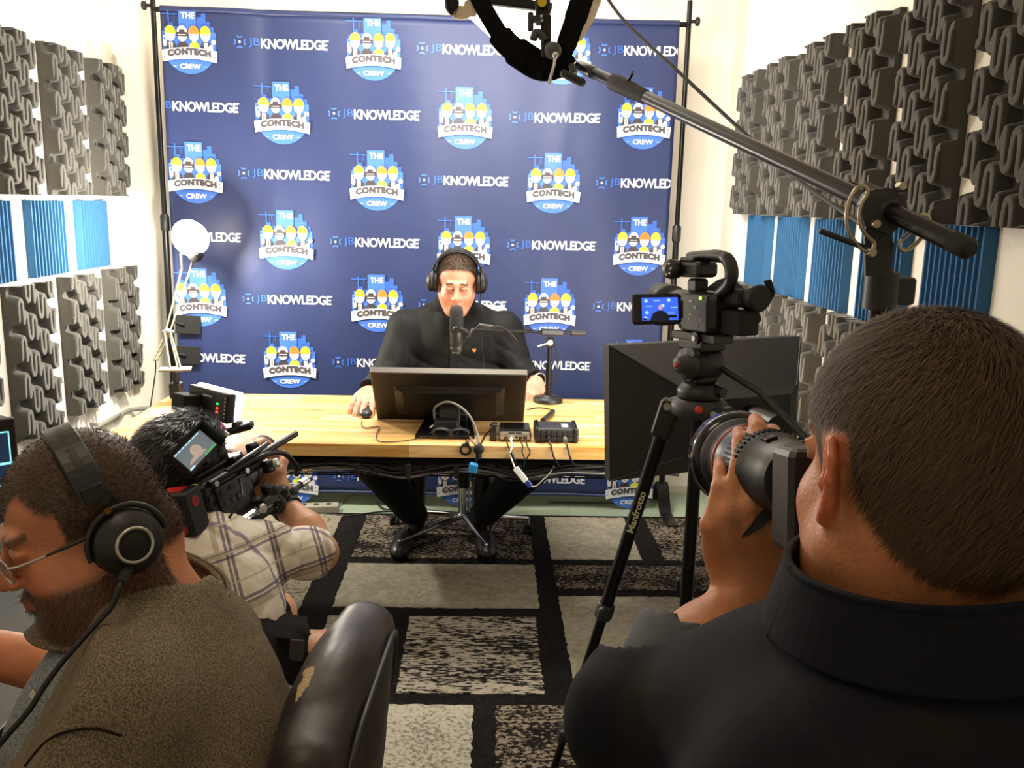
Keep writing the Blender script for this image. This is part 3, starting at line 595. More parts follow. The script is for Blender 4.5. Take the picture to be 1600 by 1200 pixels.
for k in (-1, 0, 1): b.box(mcB+V(k*.008, -.0185, .001), (.004, .002, .005), mi=1)
b.build('switch_plate', [M_BLK, M_SIL], mic)
yk = mcB+ax_*L_*.52; b = MB(); b.lathe(yk+V(.0, -.0265, 0), (0, -1, 0), [(0, .012), (.008, .012), (.012, .008)], 16)
b.tube([yk+V(.012, -.028, 0), yk+V(.035, -.024, -.006), yk+V(.05, -.01, -.018), yk+V(.052, 0, -.03), pb0], .0075, 10, sub=4); b.build('yoke', M_BLK, mic)
xl = [aty(748, 508, MY-.12), aty(770, 511, MY-.12)]; b = MB(); b.cyl(xl[0], xl[1], .008); b.build('cable_plug', M_DG, mic)
b = MB(); b.tube([yk+V(.005, -.03, -.06), yk+V(.03, -.03, -.05), yk+V(.05, -.02, -.02), xl[0]], .0022, 6, sub=6); b.tube([xl[1], aty(782, 510, MY-.10), aty(795, 518, MY-.08), aty(808, 533, MY-.07)], .004, 8, sub=5); b.build('cord', M_CABLE, mic)
# desk lamp with spring arms at the back-left corner of the desk
m_lmp = mat('aged_nickel', '8d8468', .45, .7); e1 = aty(262, 519, 3.80); bs = V(-1.225, 3.50, TZ)
lamp = thing('spring_arm_lamp', 'silver spring arm desk lamp with a glaring bulb at the back left desk corner', 'lamp', bs)
b = MB(); b.box(bs+V(0, 0, .03), (.045, .05, .06), bev=.006); b.cyl(bs+V(0, 0, .05), bs+V(0, 0, .10), .012); b.build('clamp', M_BLK, lamp); b = MB(); b.box(bs+V(0, .02, -.05), (.03, .05, .012)); b.box(bs+V(0, .065, -.05), (.03, .07, .012)); b.box(bs+V(0, .095, -.04), (.03, .012, .03)); b.build('clamp_jaw', M_BLK, lamp)
pl = bs+V(.0, 0, .115); b = MB(); b.box(pl, (.12, .075, .006), rotm(0, 0, .25)); b.build('plate', m_lmp, lamp)
b = MB()
for dx, dy in ((-.016, -.01), (.006, .01), (.026, -.01)): b.cyl(pl+V(dx, dy, 0), e1+V(dx*.6, dy, 0), .0042, n=10)
b.build('lower_arm', m_lmp, lamp)
b = MB(); b.sph(e1, .016, 12); b.cyl(e1+V(-.02, 0, 0), e1+V(.03, 0, 0), .009); b.build('joint', M_SIL, lamp)
t1, t2 = aty(284, 420, 4.06), aty(298, 418, 4.06); lo = aty(244, 585, 3.70)
b = MB(); b.cyl(e1+V(-.012, 0, -.01), t1, .0042, n=10); b.cyl(e1+V(.006, 0, -.01), t2, .0042, n=10); b.cyl(e1+V(-.012, 0, -.01), lo+V(-.008, 0, .06), .004, n=8); b.cyl(e1+V(.006, 0, -.01), lo+V(.006, 0, .06), .004, n=8); b.build('upper_arm', m_lmp, lamp)
b = MB(); b.lathe(aty(305, 396, 4.05), (aty(305, 396, 4.05)*-1+CAM).normalized()+V(.5, 0, 0), [(-.008, .036), (0, .040), (.006, .037), (.008, .010), (.012, .008)], 24); b.build('hinge_disc', M_BLK, lamp)
b = MB(); b.cyl(t1, aty(282, 396, 4.07), .0065); b.cyl(t2, aty(303, 402, 4.06), .0065); b.build('tip', M_BLK, lamp)
hd = LAMP; b = MB(); b.lathe(hd+V(0, .05, .01), V(-.1, -1, -.2), [(0, .03), (.01, .065), (.05, .085), (.051, .082), (.012, .062)], 24, cap=False); b.build('lamp_shade', mat('lamp_shade_white', 'efe9dc', .4), lamp)
b = MB(); b.lathe(hd+V(0, .02, 0), V(-.1, -1, -.2), [(0, .078), (.012, .070), (.022, .045), (.026, .005)], 24); b.build('diffuser', mat('bulb_glow', 'fff3dc', .4, emit=30), lamp)
dcable('lamp_cable', [lo+V(0, 0, .06), lo+V(-.004, 0, 0), lo+V(.0, -.1, -.16), V(-1.30, 3.45, .62), V(-1.32, 3.4, .35), V(-1.36, 3.4, .05), V(-1.34, 3.3, .018)], .003, 'pair of thin black lamp cords drooping beside the left end of the desk')
# ------------------------------------------------------------------ sculpting: smooth distance fields turned into one closed surface
import openvdb as vdb
class SDF:
    def __init__(s, lo, hi, res):
        s.lo = np.array(lo, float); s.res = res; s.n = np.ceil((np.array(hi, float)-s.lo)/res).astype(int)+1; s.f = np.full(s.n, 1., np.float32)
    def sub(s, lo, hi):
        a = np.clip(np.floor((np.array(lo)-s.lo)/s.res).astype(int), 0, s.n-1); b = np.clip(np.ceil((np.array(hi)-s.lo)/s.res).astype(int)+1, 1, s.n)
        sl = tuple(slice(i, max(j, i+1)) for i, j in zip(a, b)); ax = [np.arange(q.start, q.stop)*s.res+l for q, l in zip(sl, s.lo)]
        return sl, np.stack(np.meshgrid(*ax, indexing='ij'), -1)
    def op(s, fn, c, R, k, mode):
        m = R+k+3.5*s.res; c = np.array(c, float); sl, P = s.sub(c-m, c+m); d = fn(P).astype(np.float32); a = s.f[sl]
        if mode < 0: d = -d; h = np.maximum(k-np.abs(a-d), 0)/max(k, 1e-6); s.f[sl] = np.maximum(a, d)+h*h*k*.25
        else: h = np.maximum(k-np.abs(a-d), 0)/max(k, 1e-6); s.f[sl] = np.minimum(a, d)-h*h*k*.25
        return s
    def ell(s, c, r, R=None, k=.02, mode=1):
        c = np.array(c, float); r = np.array(r, float); Rn = np.array(R) if R is not None else np.eye(3)
        def fn(P):
            q = (P-c)@Rn; k0 = np.linalg.norm(q/r, axis=-1); k1 = np.linalg.norm(q/(r*r), axis=-1)+1e-9; return k0*(k0-1)/k1
        return s.op(fn, c, r.max(), k, mode)
    def cap(s, a, b, ra, rb=None, k=.02, mode=1):
        a = np.array(a, float); b = np.array(b, float); rb = ra if rb is None else rb; ab = b-a; L2 = max(ab@ab, 1e-12)
        def fn(P):
            t = np.clip(((P-a)@ab)/L2, 0, 1); return np.linalg.norm(P-a-t[..., None]*ab, axis=-1)-(ra+(rb-ra)*t)
        return s.op(fn, (a+b)/2, np.linalg.norm(ab)/2+max(ra, rb), k, mode)
    def chain(s, pts, rs, k=.01, k0=None):
        for i in range(len(pts)-1): s.cap(pts[i], pts[i+1], rs[i], rs[i+1], k if (i or k0 is None) else k0)
        return s
    def box(s, c, h, R=None, r=.005, k=.01, mode=1):
        c = np.array(c, float); h = np.array(h, float); Rn = np.array(R) if R is not None else np.eye(3)
        def fn(P):
            q = np.abs((P-c)@Rn)-h+r; return np.linalg.norm(np.maximum(q, 0), axis=-1)+np.minimum(q.max(-1), 0)-r
        return s.op(fn, c, np.linalg.norm(h), k, mode)
    def cut(s, p, n, k=.004):
        """remove what lies beyond the plane"""
        p = np.array(p, float); n = np.array(n, float); n /= np.linalg.norm(n); sl, P = s.sub(s.lo, s.lo+s.n*s.res); d = ((P-p)@n).astype(np.float32); a = s.f
        h = np.maximum(k-np.abs(a-d), 0)/k; s.f = np.maximum(a, d)+h*h*k*.25; return s
    def folds(s, amp, fr, seed, dirs=None):
        sl, P = s.sub(s.lo, s.lo+s.n*s.res); r = np.random.RandomState(seed); t = np.zeros(P.shape[:3], np.float32)
        for i in range(4):
            d = np.array(dirs[i % len(dirs)] if dirs else r.normal(size=3), float)+r.normal(size=3)*.25; d /= np.linalg.norm(d); w1 = r.normal(size=3)*fr*.45
            ph = (P@d)*fr*(1+.35*i)+1.6*np.sin(P@w1+r.uniform(0, 6)); m = .5+.5*np.sin(P@(r.normal(size=3)*fr*.3)+r.uniform(0, 6))
            t += (1-np.abs(np.sin(ph)))**2*m*(.6 if i else 1)
        s.f += (amp*(t-.5)).astype(np.float32); return s
    def mesh(s, name, mats, parent=None, loc=None, paint=None, smooth=0):
        g = vdb.FloatGrid(1.0); f = np.ascontiguousarray(np.clip(s.f, -.5, .5)/s.res, np.float32)
        f[0] = f[-1] = np.maximum(f[0], .5); f[:, 0] = np.maximum(f[:, 0], .5); f[:, -1] = np.maximum(f[:, -1], .5); f[:, :, 0] = np.maximum(f[:, :, 0], .5); f[:, :, -1] = np.maximum(f[:, :, -1], .5); f[-1] = np.maximum(f[-1], .5)
        g.copyFromArray(f); pts, quads = g.convertToQuads(0.0); pts = pts.astype(float)*s.res+s.lo; quads = np.ascontiguousarray(quads)
        o = np.array(org(parent) if parent is not None else loc, float)
        me = bpy.data.meshes.new(name); me.vertices.add(len(pts)); me.vertices.foreach_set('co', (pts-o).ravel()); me.loops.add(quads.size); me.loops.foreach_set('vertex_index', quads.astype(np.int32).ravel())
        me.polygons.add(len(quads)); me.polygons.foreach_set('loop_start', np.arange(0, quads.size, 4, dtype=np.int32)); me.update(calc_edges=True)
        me.polygons.foreach_set('use_smooth', [True]*len(quads))
        for m in (mats if isinstance(mats, (list, tuple)) else [mats]): me.materials.append(m)
        nr = np.zeros(len(pts)*3); me.vertices.foreach_get('normal', nr); nr = nr.reshape(-1, 3)
        if paint is not None:
            col = paint(pts, nr); a = me.color_attributes.new('Col', 'FLOAT_COLOR', 'POINT'); a.data.foreach_set('color', np.c_[col, np.ones(len(pts))].astype(np.float32).ravel())
        ob = bpy.data.objects.new(name, me); C.objects.link(ob)
        if parent is not None: ob.parent = parent
        else: ob.location = o
        ob['o'] = list(o); ob_pts[ob.name] = (pts, nr); return ob
ob_pts = {}
def n3(a): a = np.array(a, float); return a/np.linalg.norm(a)
def frame(face, up):
    """columns x (his left as seen from behind = +), y back, z up : local -y looks along face"""
    y = -n3(face); z = np.array(up, float); z = n3(z-y*(z@y)); x = np.cross(y, z); return np.stack([x, y, z], 1)
def bl(c, R, s): c = np.array(c, float); return lambda *p: c+R@(np.array(p, float)*s)
def head(S, c, R, s, ears=(1, 1), heavy=0, flat=0):
    T = bl(c, R, s); E = lambda p, r, k=.02, mode=1, R2=None: S.ell(T(*p), np.array(r)*s, R if R2 is None else R@R2, k*s, mode)
    E((0, .012-.008*flat, .040), (.077, .097-.008*flat, .083)); E((0, .045-.015*flat, .015), (.068, .068-.006*flat, .07), .03); E((0, -.030, -.045), (.060+.008*heavy, .066, .076), .03)
    E((0, -.068, -.100), (.026, .022, .018), .03); E((-.036, -.058, -.036), (.026, .028, .03), .02); E((.036, -.058, -.036), (.026, .028, .03), .02)
    for q in (-1, 1): S.cap(T(q*.058, .0, -.055), T(q*.026, -.062, -.100), .018*s, .016*s, .03*s)
    if heavy:
        E((0, -.03, -.105-.008*heavy), (.055+.012*heavy, .058, .035+.006*heavy), .03)
        for q in (-1, 1): E((q*.045, -.035, -.075), (.034, .045, .04), .03)
    S.cap(T(-.034, -.086, .024), T(.034, -.086, .024), .0105*s, None, .014*s)
    for q in (-1, 1): E((q*.032, -.099, .006), (.019, .014, .013), .012, -1)
    S.cap(T(0, -.092, .012), T(0, -.112, -.026), .0075*s, .0115*s, .010*s); E((0, -.113, -.029), (.011, .011, .010), .006)
    for q in (-1, 1): E((q*.013, -.103, -.033), (.0085, .010, .0075), .005); E((q*.007, -.108, -.0415), (.0035, .004, .003), .002, -1)
    for q in (-1, 1): E((q*.031, -.083, .005), (.0135, .0125, .012), .002); S.cap(T(q*.019, -.093, .010), T(q*.043, -.087, .010), .0042*s, None, .003*s); S.cap(T(q*.021, -.092, -.003), T(q*.041, -.087, -.002), .003*s, None, .004*s)
    S.cap(T(-.021, -.090, -.0625), T(0, -.1005, -.0605), .0042*s, .0055*s, .006*s); S.cap(T(.021, -.090, -.0625), T(0, -.1005, -.0605), .0042*s, .0055*s, .006*s)
    S.cap(T(-.017, -.090, -.070), T(.0, -.0985, -.0725), .0045*s, .0062*s, .006*s); S.cap(T(.017, -.090, -.070), T(.0, -.0985, -.0725), .0045*s, .0062*s, .006*s)
    S.cap(T(-.021, -.097, -.0655), T(.021, -.097, -.0655), .0018*s, None, .003*s, -1)
    for q, on in zip((-1, 1), ears):
        if not on: continue
        e = np.array((q*.078, .014, -.004)); U = n3((q*.42, .9, 0)); W = n3((0, .14, 1)); P = lambda u, v, o=0: T(*(e+U*u+W*v+np.array((q*o, 0, 0))))
        R2 = np.stack([np.cross(U, W), U, W], 1); E(tuple(e+U*.004+W*.002), (.0045, .016, .027), .006, 1, R2); E(tuple(e-U*.004-W*.022), (.0055, .009, .010), .006, 1, R2)
        hp = [(-.012, .004), (-.011, .020), (-.002, .031), (.009, .031), (.018, .020), (.0195, .004), (.013, -.012), (.005, -.024), (-.003, -.031), (-.009, -.026)]
        S.chain([P(u, v, .004) for u, v in hp], [.0038*s]*10, .003*s); S.chain([P(u, v, .003) for u, v in ((.003, .020), (.010, .008), (.009, -.006), (.001, -.016))], [.003*s]*4, .003*s)
        E(tuple(e-U*.002-W*.002+np.array((q*.008, 0, 0))), (.008, .008, .011), .004, -1, R2); E(tuple(e-U*.011-W*.004+np.array((q*.006, 0, 0))), (.004, .004, .006), .003)
    return T
def hand(S, W, d, n, th, curls, s=1.0, spread=(-.10, -.02, .06, .14), thumb=((.75, .55, -.25), (.9, .25, -.1)), wr=.026):
    """W wrist, d towards the knuckles, n out of the back of the hand, th = +1/-1 thumb side along d x n"""
    W = np.array(W, float); d = n3(d); n = n3(np.array(n)-d*(np.array(n)@d)); sd = np.cross(d, n)*th; P = lambda a, b, c=0: W+(d*a+sd*b+n*c)*s
    off = (.030, .010, -.010, -.029); ln = ((.046, .027, .021), (.050, .031, .022), (.046, .029, .021), (.036, .021, .019)); kl = (.092, .096, .090, .080); rr = (.0098, .0100, .0095, .0084)
    S.ell(P(.05, .0, -.002), np.array((.052, .040, .015))*s, np.stack([d, sd, n], 1), .012); S.ell(P(.012, 0, 0), np.array((.03, .029, .02))*s, np.stack([d, sd, n], 1), .02)
    S.cap(P(.02, .024, -.008), P(.058, .040, -.010), .016*s, .013*s, .014)
    for i in range(4): S.cap(P(.03, off[i]*.75, .001), P(kl[i], off[i], 0), .0105*s, rr[i]*s*1.08, .008)
    tips = []
    for i in range(4):
        p = P(kl[i], off[i], -.001); sp = -spread[i] if True else 0; f = n3(d+sd*sp); a = 0
        for j in range(3):
            a += curls[i][j]; q = p+(f*math.cos(a)-n*math.sin(a))*ln[i][j]*s; S.cap(p, q, rr[i]*s*(1-.07*j), rr[i]*s*(.95-.1*j), .0035 if j else .006); p = q
        tips.append(p)
    p = P(.050, .040, -.010); rt = (.0125, .011, .0095); lt = (.034, .030)
    for j in range(2): v = thumb[j]; q = p+n3(d*v[1]+sd*v[0]+n*v[2])*lt[j]*s; S.cap(p, q, rt[j]*s, rt[j+1]*s, .005 if j else .01); p = q
    tips.append(p); return tips
def strands(name, pts, nr, mask, N, L, comb, lift, width, m, parent, seed=1, wav=.0, jit=.35, mi=None, taper=True, cols=3):
    """short hair as thin tapered ribbons rooted on the scalp"""
    r = np.random.RandomState(seed); idx = np.where(mask)[0]
    if len(idx) == 0: return
    idx = r.choice(idx, N); p = pts[idx]+r.normal(size=(N, 3))*.0012; n = nr[idx]; cb_ = comb(p, n)+r.normal(size=(N, 3))*jit
    cb_ -= n*np.sum(cb_*n, 1)[:, None]; cb_ /= np.linalg.norm(cb_, axis=1)[:, None]+1e-9
    ln = L*(r.uniform(.55, 1.1, N))[:, None]; sd = np.cross(n, cb_); wv = r.normal(size=(N, 1))*wav
    A = p-n*.001; B = p+(n*lift*.7+cb_*.5)*ln*.8; D = p+(n*lift*.75+cb_)*ln+sd*wv*ln*2
    w_ = width; vs = np.stack([A-sd*w_, A+sd*w_, B-sd*w_*.9+sd*wv*ln, B+sd*w_*.9+sd*wv*ln, D], 1).reshape(-1, 3); o = np.array(org(parent)); k = np.arange(N)*5
    q = np.stack([k, k+1, k+3, k+2], 1); t = np.stack([k+2, k+3, k+4], 1)
    me = bpy.data.meshes.new(name); me.vertices.add(len(vs)); me.vertices.foreach_set('co', (vs-o).ravel()); me.loops.add(N*7)
    me.loops.foreach_set('vertex_index', np.concatenate([q.ravel(), t.ravel()]).astype(np.int32)); me.polygons.add(2*N); me.polygons.foreach_set('loop_start', np.concatenate([np.arange(N)*4, N*4+np.arange(N)*3]).astype(np.int32))
    me.update(calc_edges=True); me.polygons.foreach_set('use_smooth', [True]*(2*N)); me.materials.append(m)
    rc = r.uniform(.6, 1.35, N); a = me.color_attributes.new('Col', 'FLOAT_COLOR', 'POINT'); cc = np.repeat(np.stack([rc, rc, rc, np.ones(N)], 1), 5, 0); a.data.foreach_set('color', cc.astype(np.float32).ravel())
    ob = bpy.data.objects.new(name, me); C.objects.link(ob); ob.parent = parent; ob['o'] = list(o); ob['kind'] = 'stuff'; return ob
def skin_mat(name, rough=.48):
    m = mat(name, 'c08060', rough, vcol=True, noise=.10, nscale=45, bump=.12, bscale=260); p = m.node_tree.nodes['Principled BSDF']
    p.inputs['Subsurface Weight'].default_value = .12; p.inputs['Subsurface Radius'].default_value = (.012, .004, .002); p.inputs['Subsurface Scale'].default_value = .6; return m
def hair_mat(name, c, rough=.5):
    m = mat(name, c, rough); nt = m.node_tree; a = nt.nodes.new('ShaderNodeVertexColor'); a.layer_name = 'Col'; v = nt.nodes.new('ShaderNodeVectorMath'); v.operation = 'MULTIPLY'; v.inputs[1].default_value = lin(c)
    nt.links.new(a.outputs['Color'], v.inputs[0]); nt.links.new(v.outputs[0], nt.nodes['Principled BSDF'].inputs['Base Color']); return m
def mixc(a, b, t): t = np.clip(t, 0, 1)[:, None]; return a*(1-t)+b*t
def sstep(a, b, x): t = np.clip((x-a)/(b-a), 0, 1); return t*t*(3-2*t)
def cloth_mat(name, c, c2=None, sc=180, rough=.9, bump=.25, thr=(.4, .6), stretch=(1, 1, 1)):
    m = mat(name, c, rough, bump=bump, bscale=sc*2.2, sheen=0, spec=.2)
    if c2:
        nt = m.node_tree; N = nt.nodes; L = nt.links; tc = N.new('ShaderNodeTexCoord'); mp = N.new('ShaderNodeMapping'); mp.inputs['Scale'].default_value = stretch; L.new(tc.outputs['Object'], mp.inputs[0])
        n = N.new('ShaderNodeTexNoise'); n.inputs['Scale'].default_value = sc; n.inputs['Detail'].default_value = 4; L.new(mp.outputs[0], n.inputs['Vector'])
        r = N.new('ShaderNodeMapRange'); r.inputs[1].default_value = thr[0]; r.inputs[2].default_value = thr[1]; L.new(n.outputs['Fac'], r.inputs[0])
        mx = N.new('ShaderNodeMix'); mx.data_type = 'RGBA'; mx.inputs[6].default_value = (*lin(c), 1); mx.inputs[7].default_value = (*lin(c2), 1); L.new(r.outputs[0], mx.inputs[0]); L.new(mx.outputs[2], N['Principled BSDF'].inputs['Base Color'])
    return m
def face_paint(c, R, s, skin, lip, brow, hair=None, hairf=None, beard=None, beardf=None):
    c = np.array(c); skin, lip, brow = [np.array(lin(x)) for x in (skin, lip, brow)]
    def f(P, n):
        q = ((P-c)@R)/s; col = np.tile(skin, (len(P), 1)); x, y, z = q.T; near = np.linalg.norm(q, axis=1) < .19
        red = np.array(skin)*np.array((1.08, .72, .68)); col = mixc(col, red, near*.5*np.exp(-((np.abs(x)-.04)/.02)**2-((z+.035)/.025)**2)); col = mixc(col, red, near*.6*np.exp(-(x/.016)**2-((z+.03)/.014)**2)*(y < -.1))
        col = mixc(col, red*np.array((1.05, .9, .9)), near*.8*(np.abs(x) > .078)*np.exp(-((y-.02)/.03)**2)*(np.abs(z) < .04))
        if beard is not None: col = mixc(col, np.array(lin(beard)), near*beardf(x, y, z))
        col = mixc(col, lip, near*(y < -.085)*np.exp(-(x/.021)**6)*np.exp(-((z+.0665)/.0075)**4))
        col = mixc(col, brow, near*(y < -.07)*sstep(.010, .016, np.abs(x))*(1-sstep(.045, .052, np.abs(x)))*np.exp(-((z-.0275-.10*np.abs(x)*(np.abs(x) < .03)-.0)/.0055)**4)*.9)
        col = mixc(col, brow*.5, near*(y < -.078)*np.exp(-((np.abs(x)-.031)/.013)**6)*np.exp(-((z-.003)/.0016)**2)*.8)
        if hair is not None: col = mixc(col, np.array(lin(hair)), near*hairf(x, y, z))
        return col
    return f
def hl(z0, zs, zb, yb=.03):
    """hairline: height over the forehead z0, at the temple zs, at the nape zb"""
    def f(x, y, z):
        lim = np.where(y < -.02, z0-(z0-zs)*np.clip(np.abs(x)/.07, 0, 1)**3*np.clip((y+.1)/.08, 0, 1), zs+(zb-zs)*sstep(-.02, .06, y))
        return sstep(lim-.004, lim+.004, z)
    return f
# ------------------------------------------------------------------ headphones, built in the wearer's head frame
def headphones(name, label, c, R, s, loc, ring=True, cupz=-.004, dy=0, ear=.083):
    T = bl(c, R, s); X = lambda *p: Vector(T(*p)); D = lambda *p: Vector(R@np.array(p, float))
    H = thing(name, label, 'headphones', loc)
    pts = [X(.094*math.sin(a), .012+.0*a, .038+.098*math.cos(a)) for a in np.linspace(-1.42, 1.42, 25)]
    b = MB(); b.ribbon(pts, D(0, 1, 0), .034*s, .004*s); b.build('headband', M_BLK, H)
    pts = [X(.089*math.sin(a), .012, .038+.093*math.cos(a)) for a in np.linspace(-1.1, 1.1, 25)]
    b = MB(); b.tube(pts, .012*s, 12, flat=1.0)
    pd = mat('padded_leatherette', '17150f', .55, bump=.15, bscale=90); bb = MB(); side = D(0, 1, 0); rings = []
    for i, p in enumerate(pts):
        t = (pts[min(i+1, 24)]-pts[max(i-1, 0)]).normalized(); nn = t.cross(side); e = .0075*s*(1-.25*(i % 6 == 0))
        rings.append([p+side*math.cos(k*PI/6)*.020*s+nn*math.sin(k*PI/6)*e for k in range(12)])
    bb.loft(rings); bb.build('headband_pad', pd, H)
    for q in (-1, 1):
        cup = X(q*(ear+.012), .016+dy, cupz); ax = D(q, .10, .03).normalized(); S_ = s
        b = MB(); b.lathe(cup-ax*.020*S_, ax, [(0, .026*S_), (.0, .040*S_), (.006*S_, .0455*S_), (.014*S_, .0455*S_), (.019*S_, .040*S_), (.019*S_, .02*S_)], 36); b.build('ear_cushion', pd, H)
        b = MB(); b.lathe(cup-ax*.003*S_, ax, [(0, .041*S_), (.004*S_, .044*S_), (.014*S_, .044*S_), (.020*S_, .041*S_), (.026*S_, .031*S_), (.030*S_, .026*S_), (.030*S_, .001)], 36); ec = b.build('ear_cup', M_BLK, H)
        if ring:
            b = MB(); b.lathe(cup+ax*.0285*S_, ax, [(0, .0245*S_), (.0035*S_, .0245*S_), (.0045*S_, .0225*S_), (.003*S_, .0205*S_)], 40, cap=False); b.build('ring', M_SIL, ec)
            b = MB(); b.lathe(cup+ax*.029*S_, ax, [(0, .0205*S_), (.002*S_, .0200*S_), (.0025*S_, .0005)], 36); b.build('cap', M_BLK2, ec)
        # yoke: C-shaped fork and slider
        up = D(0, 0, 1); fw = D(0, -1, 0)
        b = MB(); b.tube([cup+ax*.004*S_+fw*math.sin(a)*.049*S_+up*math.cos(a)*.050*S_ for a in np.linspace(-1.65, 1.65, 17)], .0042*S_, 8); b.build('yoke', M_BLK, H)
        tp = X(q*.0925, .012, .062); b = MB(); b.ribbon([cup+ax*.004*S_+up*.048*S_, cup+ax*.004*S_+up*.062*S_, tp], D(0, 1, 0), .016*s, .004*s); b.build('slider', M_BMET if ring else M_SIL, H)
        b = MB(); b.box(X(q*.0945, .012, .062), (.026*s, .010*s, .022*s), Matrix(np.stack([R[:, 1], R[:, 0], R[:, 2]], 1).tolist()), bev=.002); yk = b.build('hinge_block', M_BLK, H)
        if ring: b = MB(); b.cyl(cup+ax*.010*S_+up*.053*S_+fw*.010*S_, cup+ax*.016*S_+up*.053*S_+fw*.010*S_, .0045*s); b.build('brass_screw', mat('brass', 'b98a3c', .25, 1), yk)
    return H, X, D
# ================================================================== man seated at the desk
sk = skin_mat('skin_fair')
P_ = lambda x, y, Y: np.array(aty(x, y, Y))
c1 = P_(714, 441, 3.70); R1 = frame((.02, -1, -.30), (.03, 0, 1)); s1 = 1.02
S = SDF((-.75, 3.1, .05), (.42, 4.25, 1.42), .0075)
hc = SDF((-.26, 3.1, 1.0), (.02, 3.9, 1.4), .004)
def man1_body(S, coarse):
    T = head(S, c1, R1, s1)
    S.cap(T(0, .035, -.06), (-.135, 3.86, 1.02), .054, .060, .03)
    S.cap((-.135, 3.88, .95), (-.135, 3.97, .60), .12, .13, .05); S.cap((-.30, 3.87, .97), (.03, 3.87, .97), .07, .07, .05)
    for sx, el, wr in ((-.33, P_(602, 596, 3.78), P_(577, 618, 3.42)), (.07, P_(812, 590, 3.80), P_(838, 597, 3.66))):
        S.cap((sx, 3.87, .96), el, .055, .045, .03); S.cap(el, wr, .045, .027, .02)
    wl = P_(577, 618, 3.42); wl[2] = .795; hand(S, wl, (-.06, -1, -.05), (0, -.1, 1), -1, [(.15, .35, .2), (.15, .35, .2), (.25, .4, .25), (.35, .45, .3)], 1.2, thumb=((.75, .6, -.45), (.35, .9, -.3)))
    wr = P_(838, 597, 3.66); wr[2] = .79; hand(S, wr, (-.05, -.9, -.28), (.25, -.15, 1), 1, [(.9, .9, .5), (.85, .9, .5), (.85, .9, .5), (.9, .9, .5)], 1.08, thumb=((.5, .7, -.5), (-.2, .9, -.3)))
    for kx, ky, ax_ in ((-.49, 3.50, -.31), (.25, 3.50, .0)):
        S.cap((-.135+(.09 if kx > -.1 else -.09), 3.92, .52), (kx, ky, .53), .075, .055, .04); S.cap((kx, ky, .53), (ax_, 3.86, .12), .05, .035, .03)
    S.cap((-.135, 3.97, .60), (-.135, 3.97, .5), .13, .12, .05)
S = SDF((-.62, 3.15, .05), (.36, 4.2, 1.38), .005); man1_body(S, 0)
hf1 = hl(.080, .03, -.04)
man1 = S.mesh('person', sk, None, (-.135, 3.85, 0), face_paint(c1, R1, s1, 'cb9277', 'a8564c', '1a110c', '3a2b1f', lambda x, y, z: hf1(x, y, z)*.92))
tag(man1, 'man in black shirt and headphones seated behind the desk speaking into microphone', 'person')
pts, nr = ob_pts[man1.name]; q = ((pts-c1)@R1)/s1
strands('hair', pts, nr, (hf1(q[:, 0], q[:, 1], q[:, 2]) > .5)*(np.linalg.norm(q, axis=1) < .17)*(np.abs(q[:, 0]) < .083), 9000, .014, lambda p, n: R1@np.array((.35, -1, .2)), .8, .0007, hair_mat('dark_brown_hair', '49382a'), man1, 3)
m_shirt1 = cloth_mat('black_shirt_cotton', '141414', rough=.7, bump=.1)
S = SDF((-.66, 3.30, .42), (.40, 4.22, 1.16), .0055)
S.ell((-.135, 3.90, .86), (.235, .135, .20), k=.05); S.ell((-.135, 3.83, .93), (.17, .10, .13), k=.04); S.cap((-.135, 3.79, 1.06), (-.135, 3.85, .98), .070, .09, .04); S.ell((-.135, 3.93, .64), (.22, .15, .20), k=.06); S.ell((-.135, 3.84, .74), (.19, .12, .14), k=.06); S.cap((-.34, 3.88, .985), (.07, 3.88, .985), .078, .078, .05); S.cap((-.22, 3.87, 1.03), (-.05, 3.87, 1.03), .065, .065, .05)
for sx, el, wr in ((-.345, P_(600, 592, 3.76), P_(577, 618, 3.42)), (.085, P_(814, 587, 3.79), P_(838, 597, 3.66))):
    wr[2] = .80; d_ = n3(wr-el); S.cap((sx, 3.87, .965), el, .078, .062, .05); S.cap(el, wr-d_*.0, .062, .042, .03)
S.folds(.006, 22, 5, [(1, .3, .6), (.6, .2, -1), (1, 0, 0)])
S.cap(c1+R1@np.array((0, .02, -.06)), (-.135, 3.81, 1.06), .060, .054, .006, -1); S.cap((-.135, 3.72, 1.12), (-.135, 3.69, 1.02), .058, .008, .006, -1)
for el, wr in ((P_(600, 592, 3.76), P_(577, 618, 3.42)), (P_(814, 587, 3.79), P_(838, 597, 3.66))):
    wr[2] = .80; d_ = n3(wr-el); S.cap(wr+d_*.035, wr+d_*.12, .06, .06, .003, -1)
sh1 = S.mesh('shirt', m_shirt1, man1)
b = MB()        # collar leaves, placket, buttons
nk1 = V(-.135, 3.785, 1.085)
for q in (-1, 1):
    b2 = MB(); b2.ribbon([nk1+V(q*.030, .11, .058), nk1+V(q*.074, .055, .045), nk1+V(q*.070, -.005, .022), nk1+V(q*.038, -.060, -.018)], [V(q*.5, .2, -1), V(q*.6, -.3, -1), V(q*.5, -.6, -1), V(q*.6, -.6, -.9)], [.04, .045, .055, .02], .004, sub=5); b2.build('collar', m_shirt1, sh1)
b = MB(); b.ribbon([V(-.135, 3.755, 1.0), V(-.135, 3.735, .94), V(-.135, 3.725, .86), V(-.135, 3.715, .78)], V(1, 0, 0), .028, .004, sub=4); b.build('placket', m_shirt1, sh1)
e_ = P_(741, 547, 3.735); b = MB(); b.prism([(-.007, .008), (-.008, -.002), (0, -.010), (.008, -.002), (.007, .008), (0, .005)], e_, (1, 0, 0), (0, .1, 1), .002); b.build('shield_badge', mat('embroidery_orange', 'b4783a', .7), sh1)
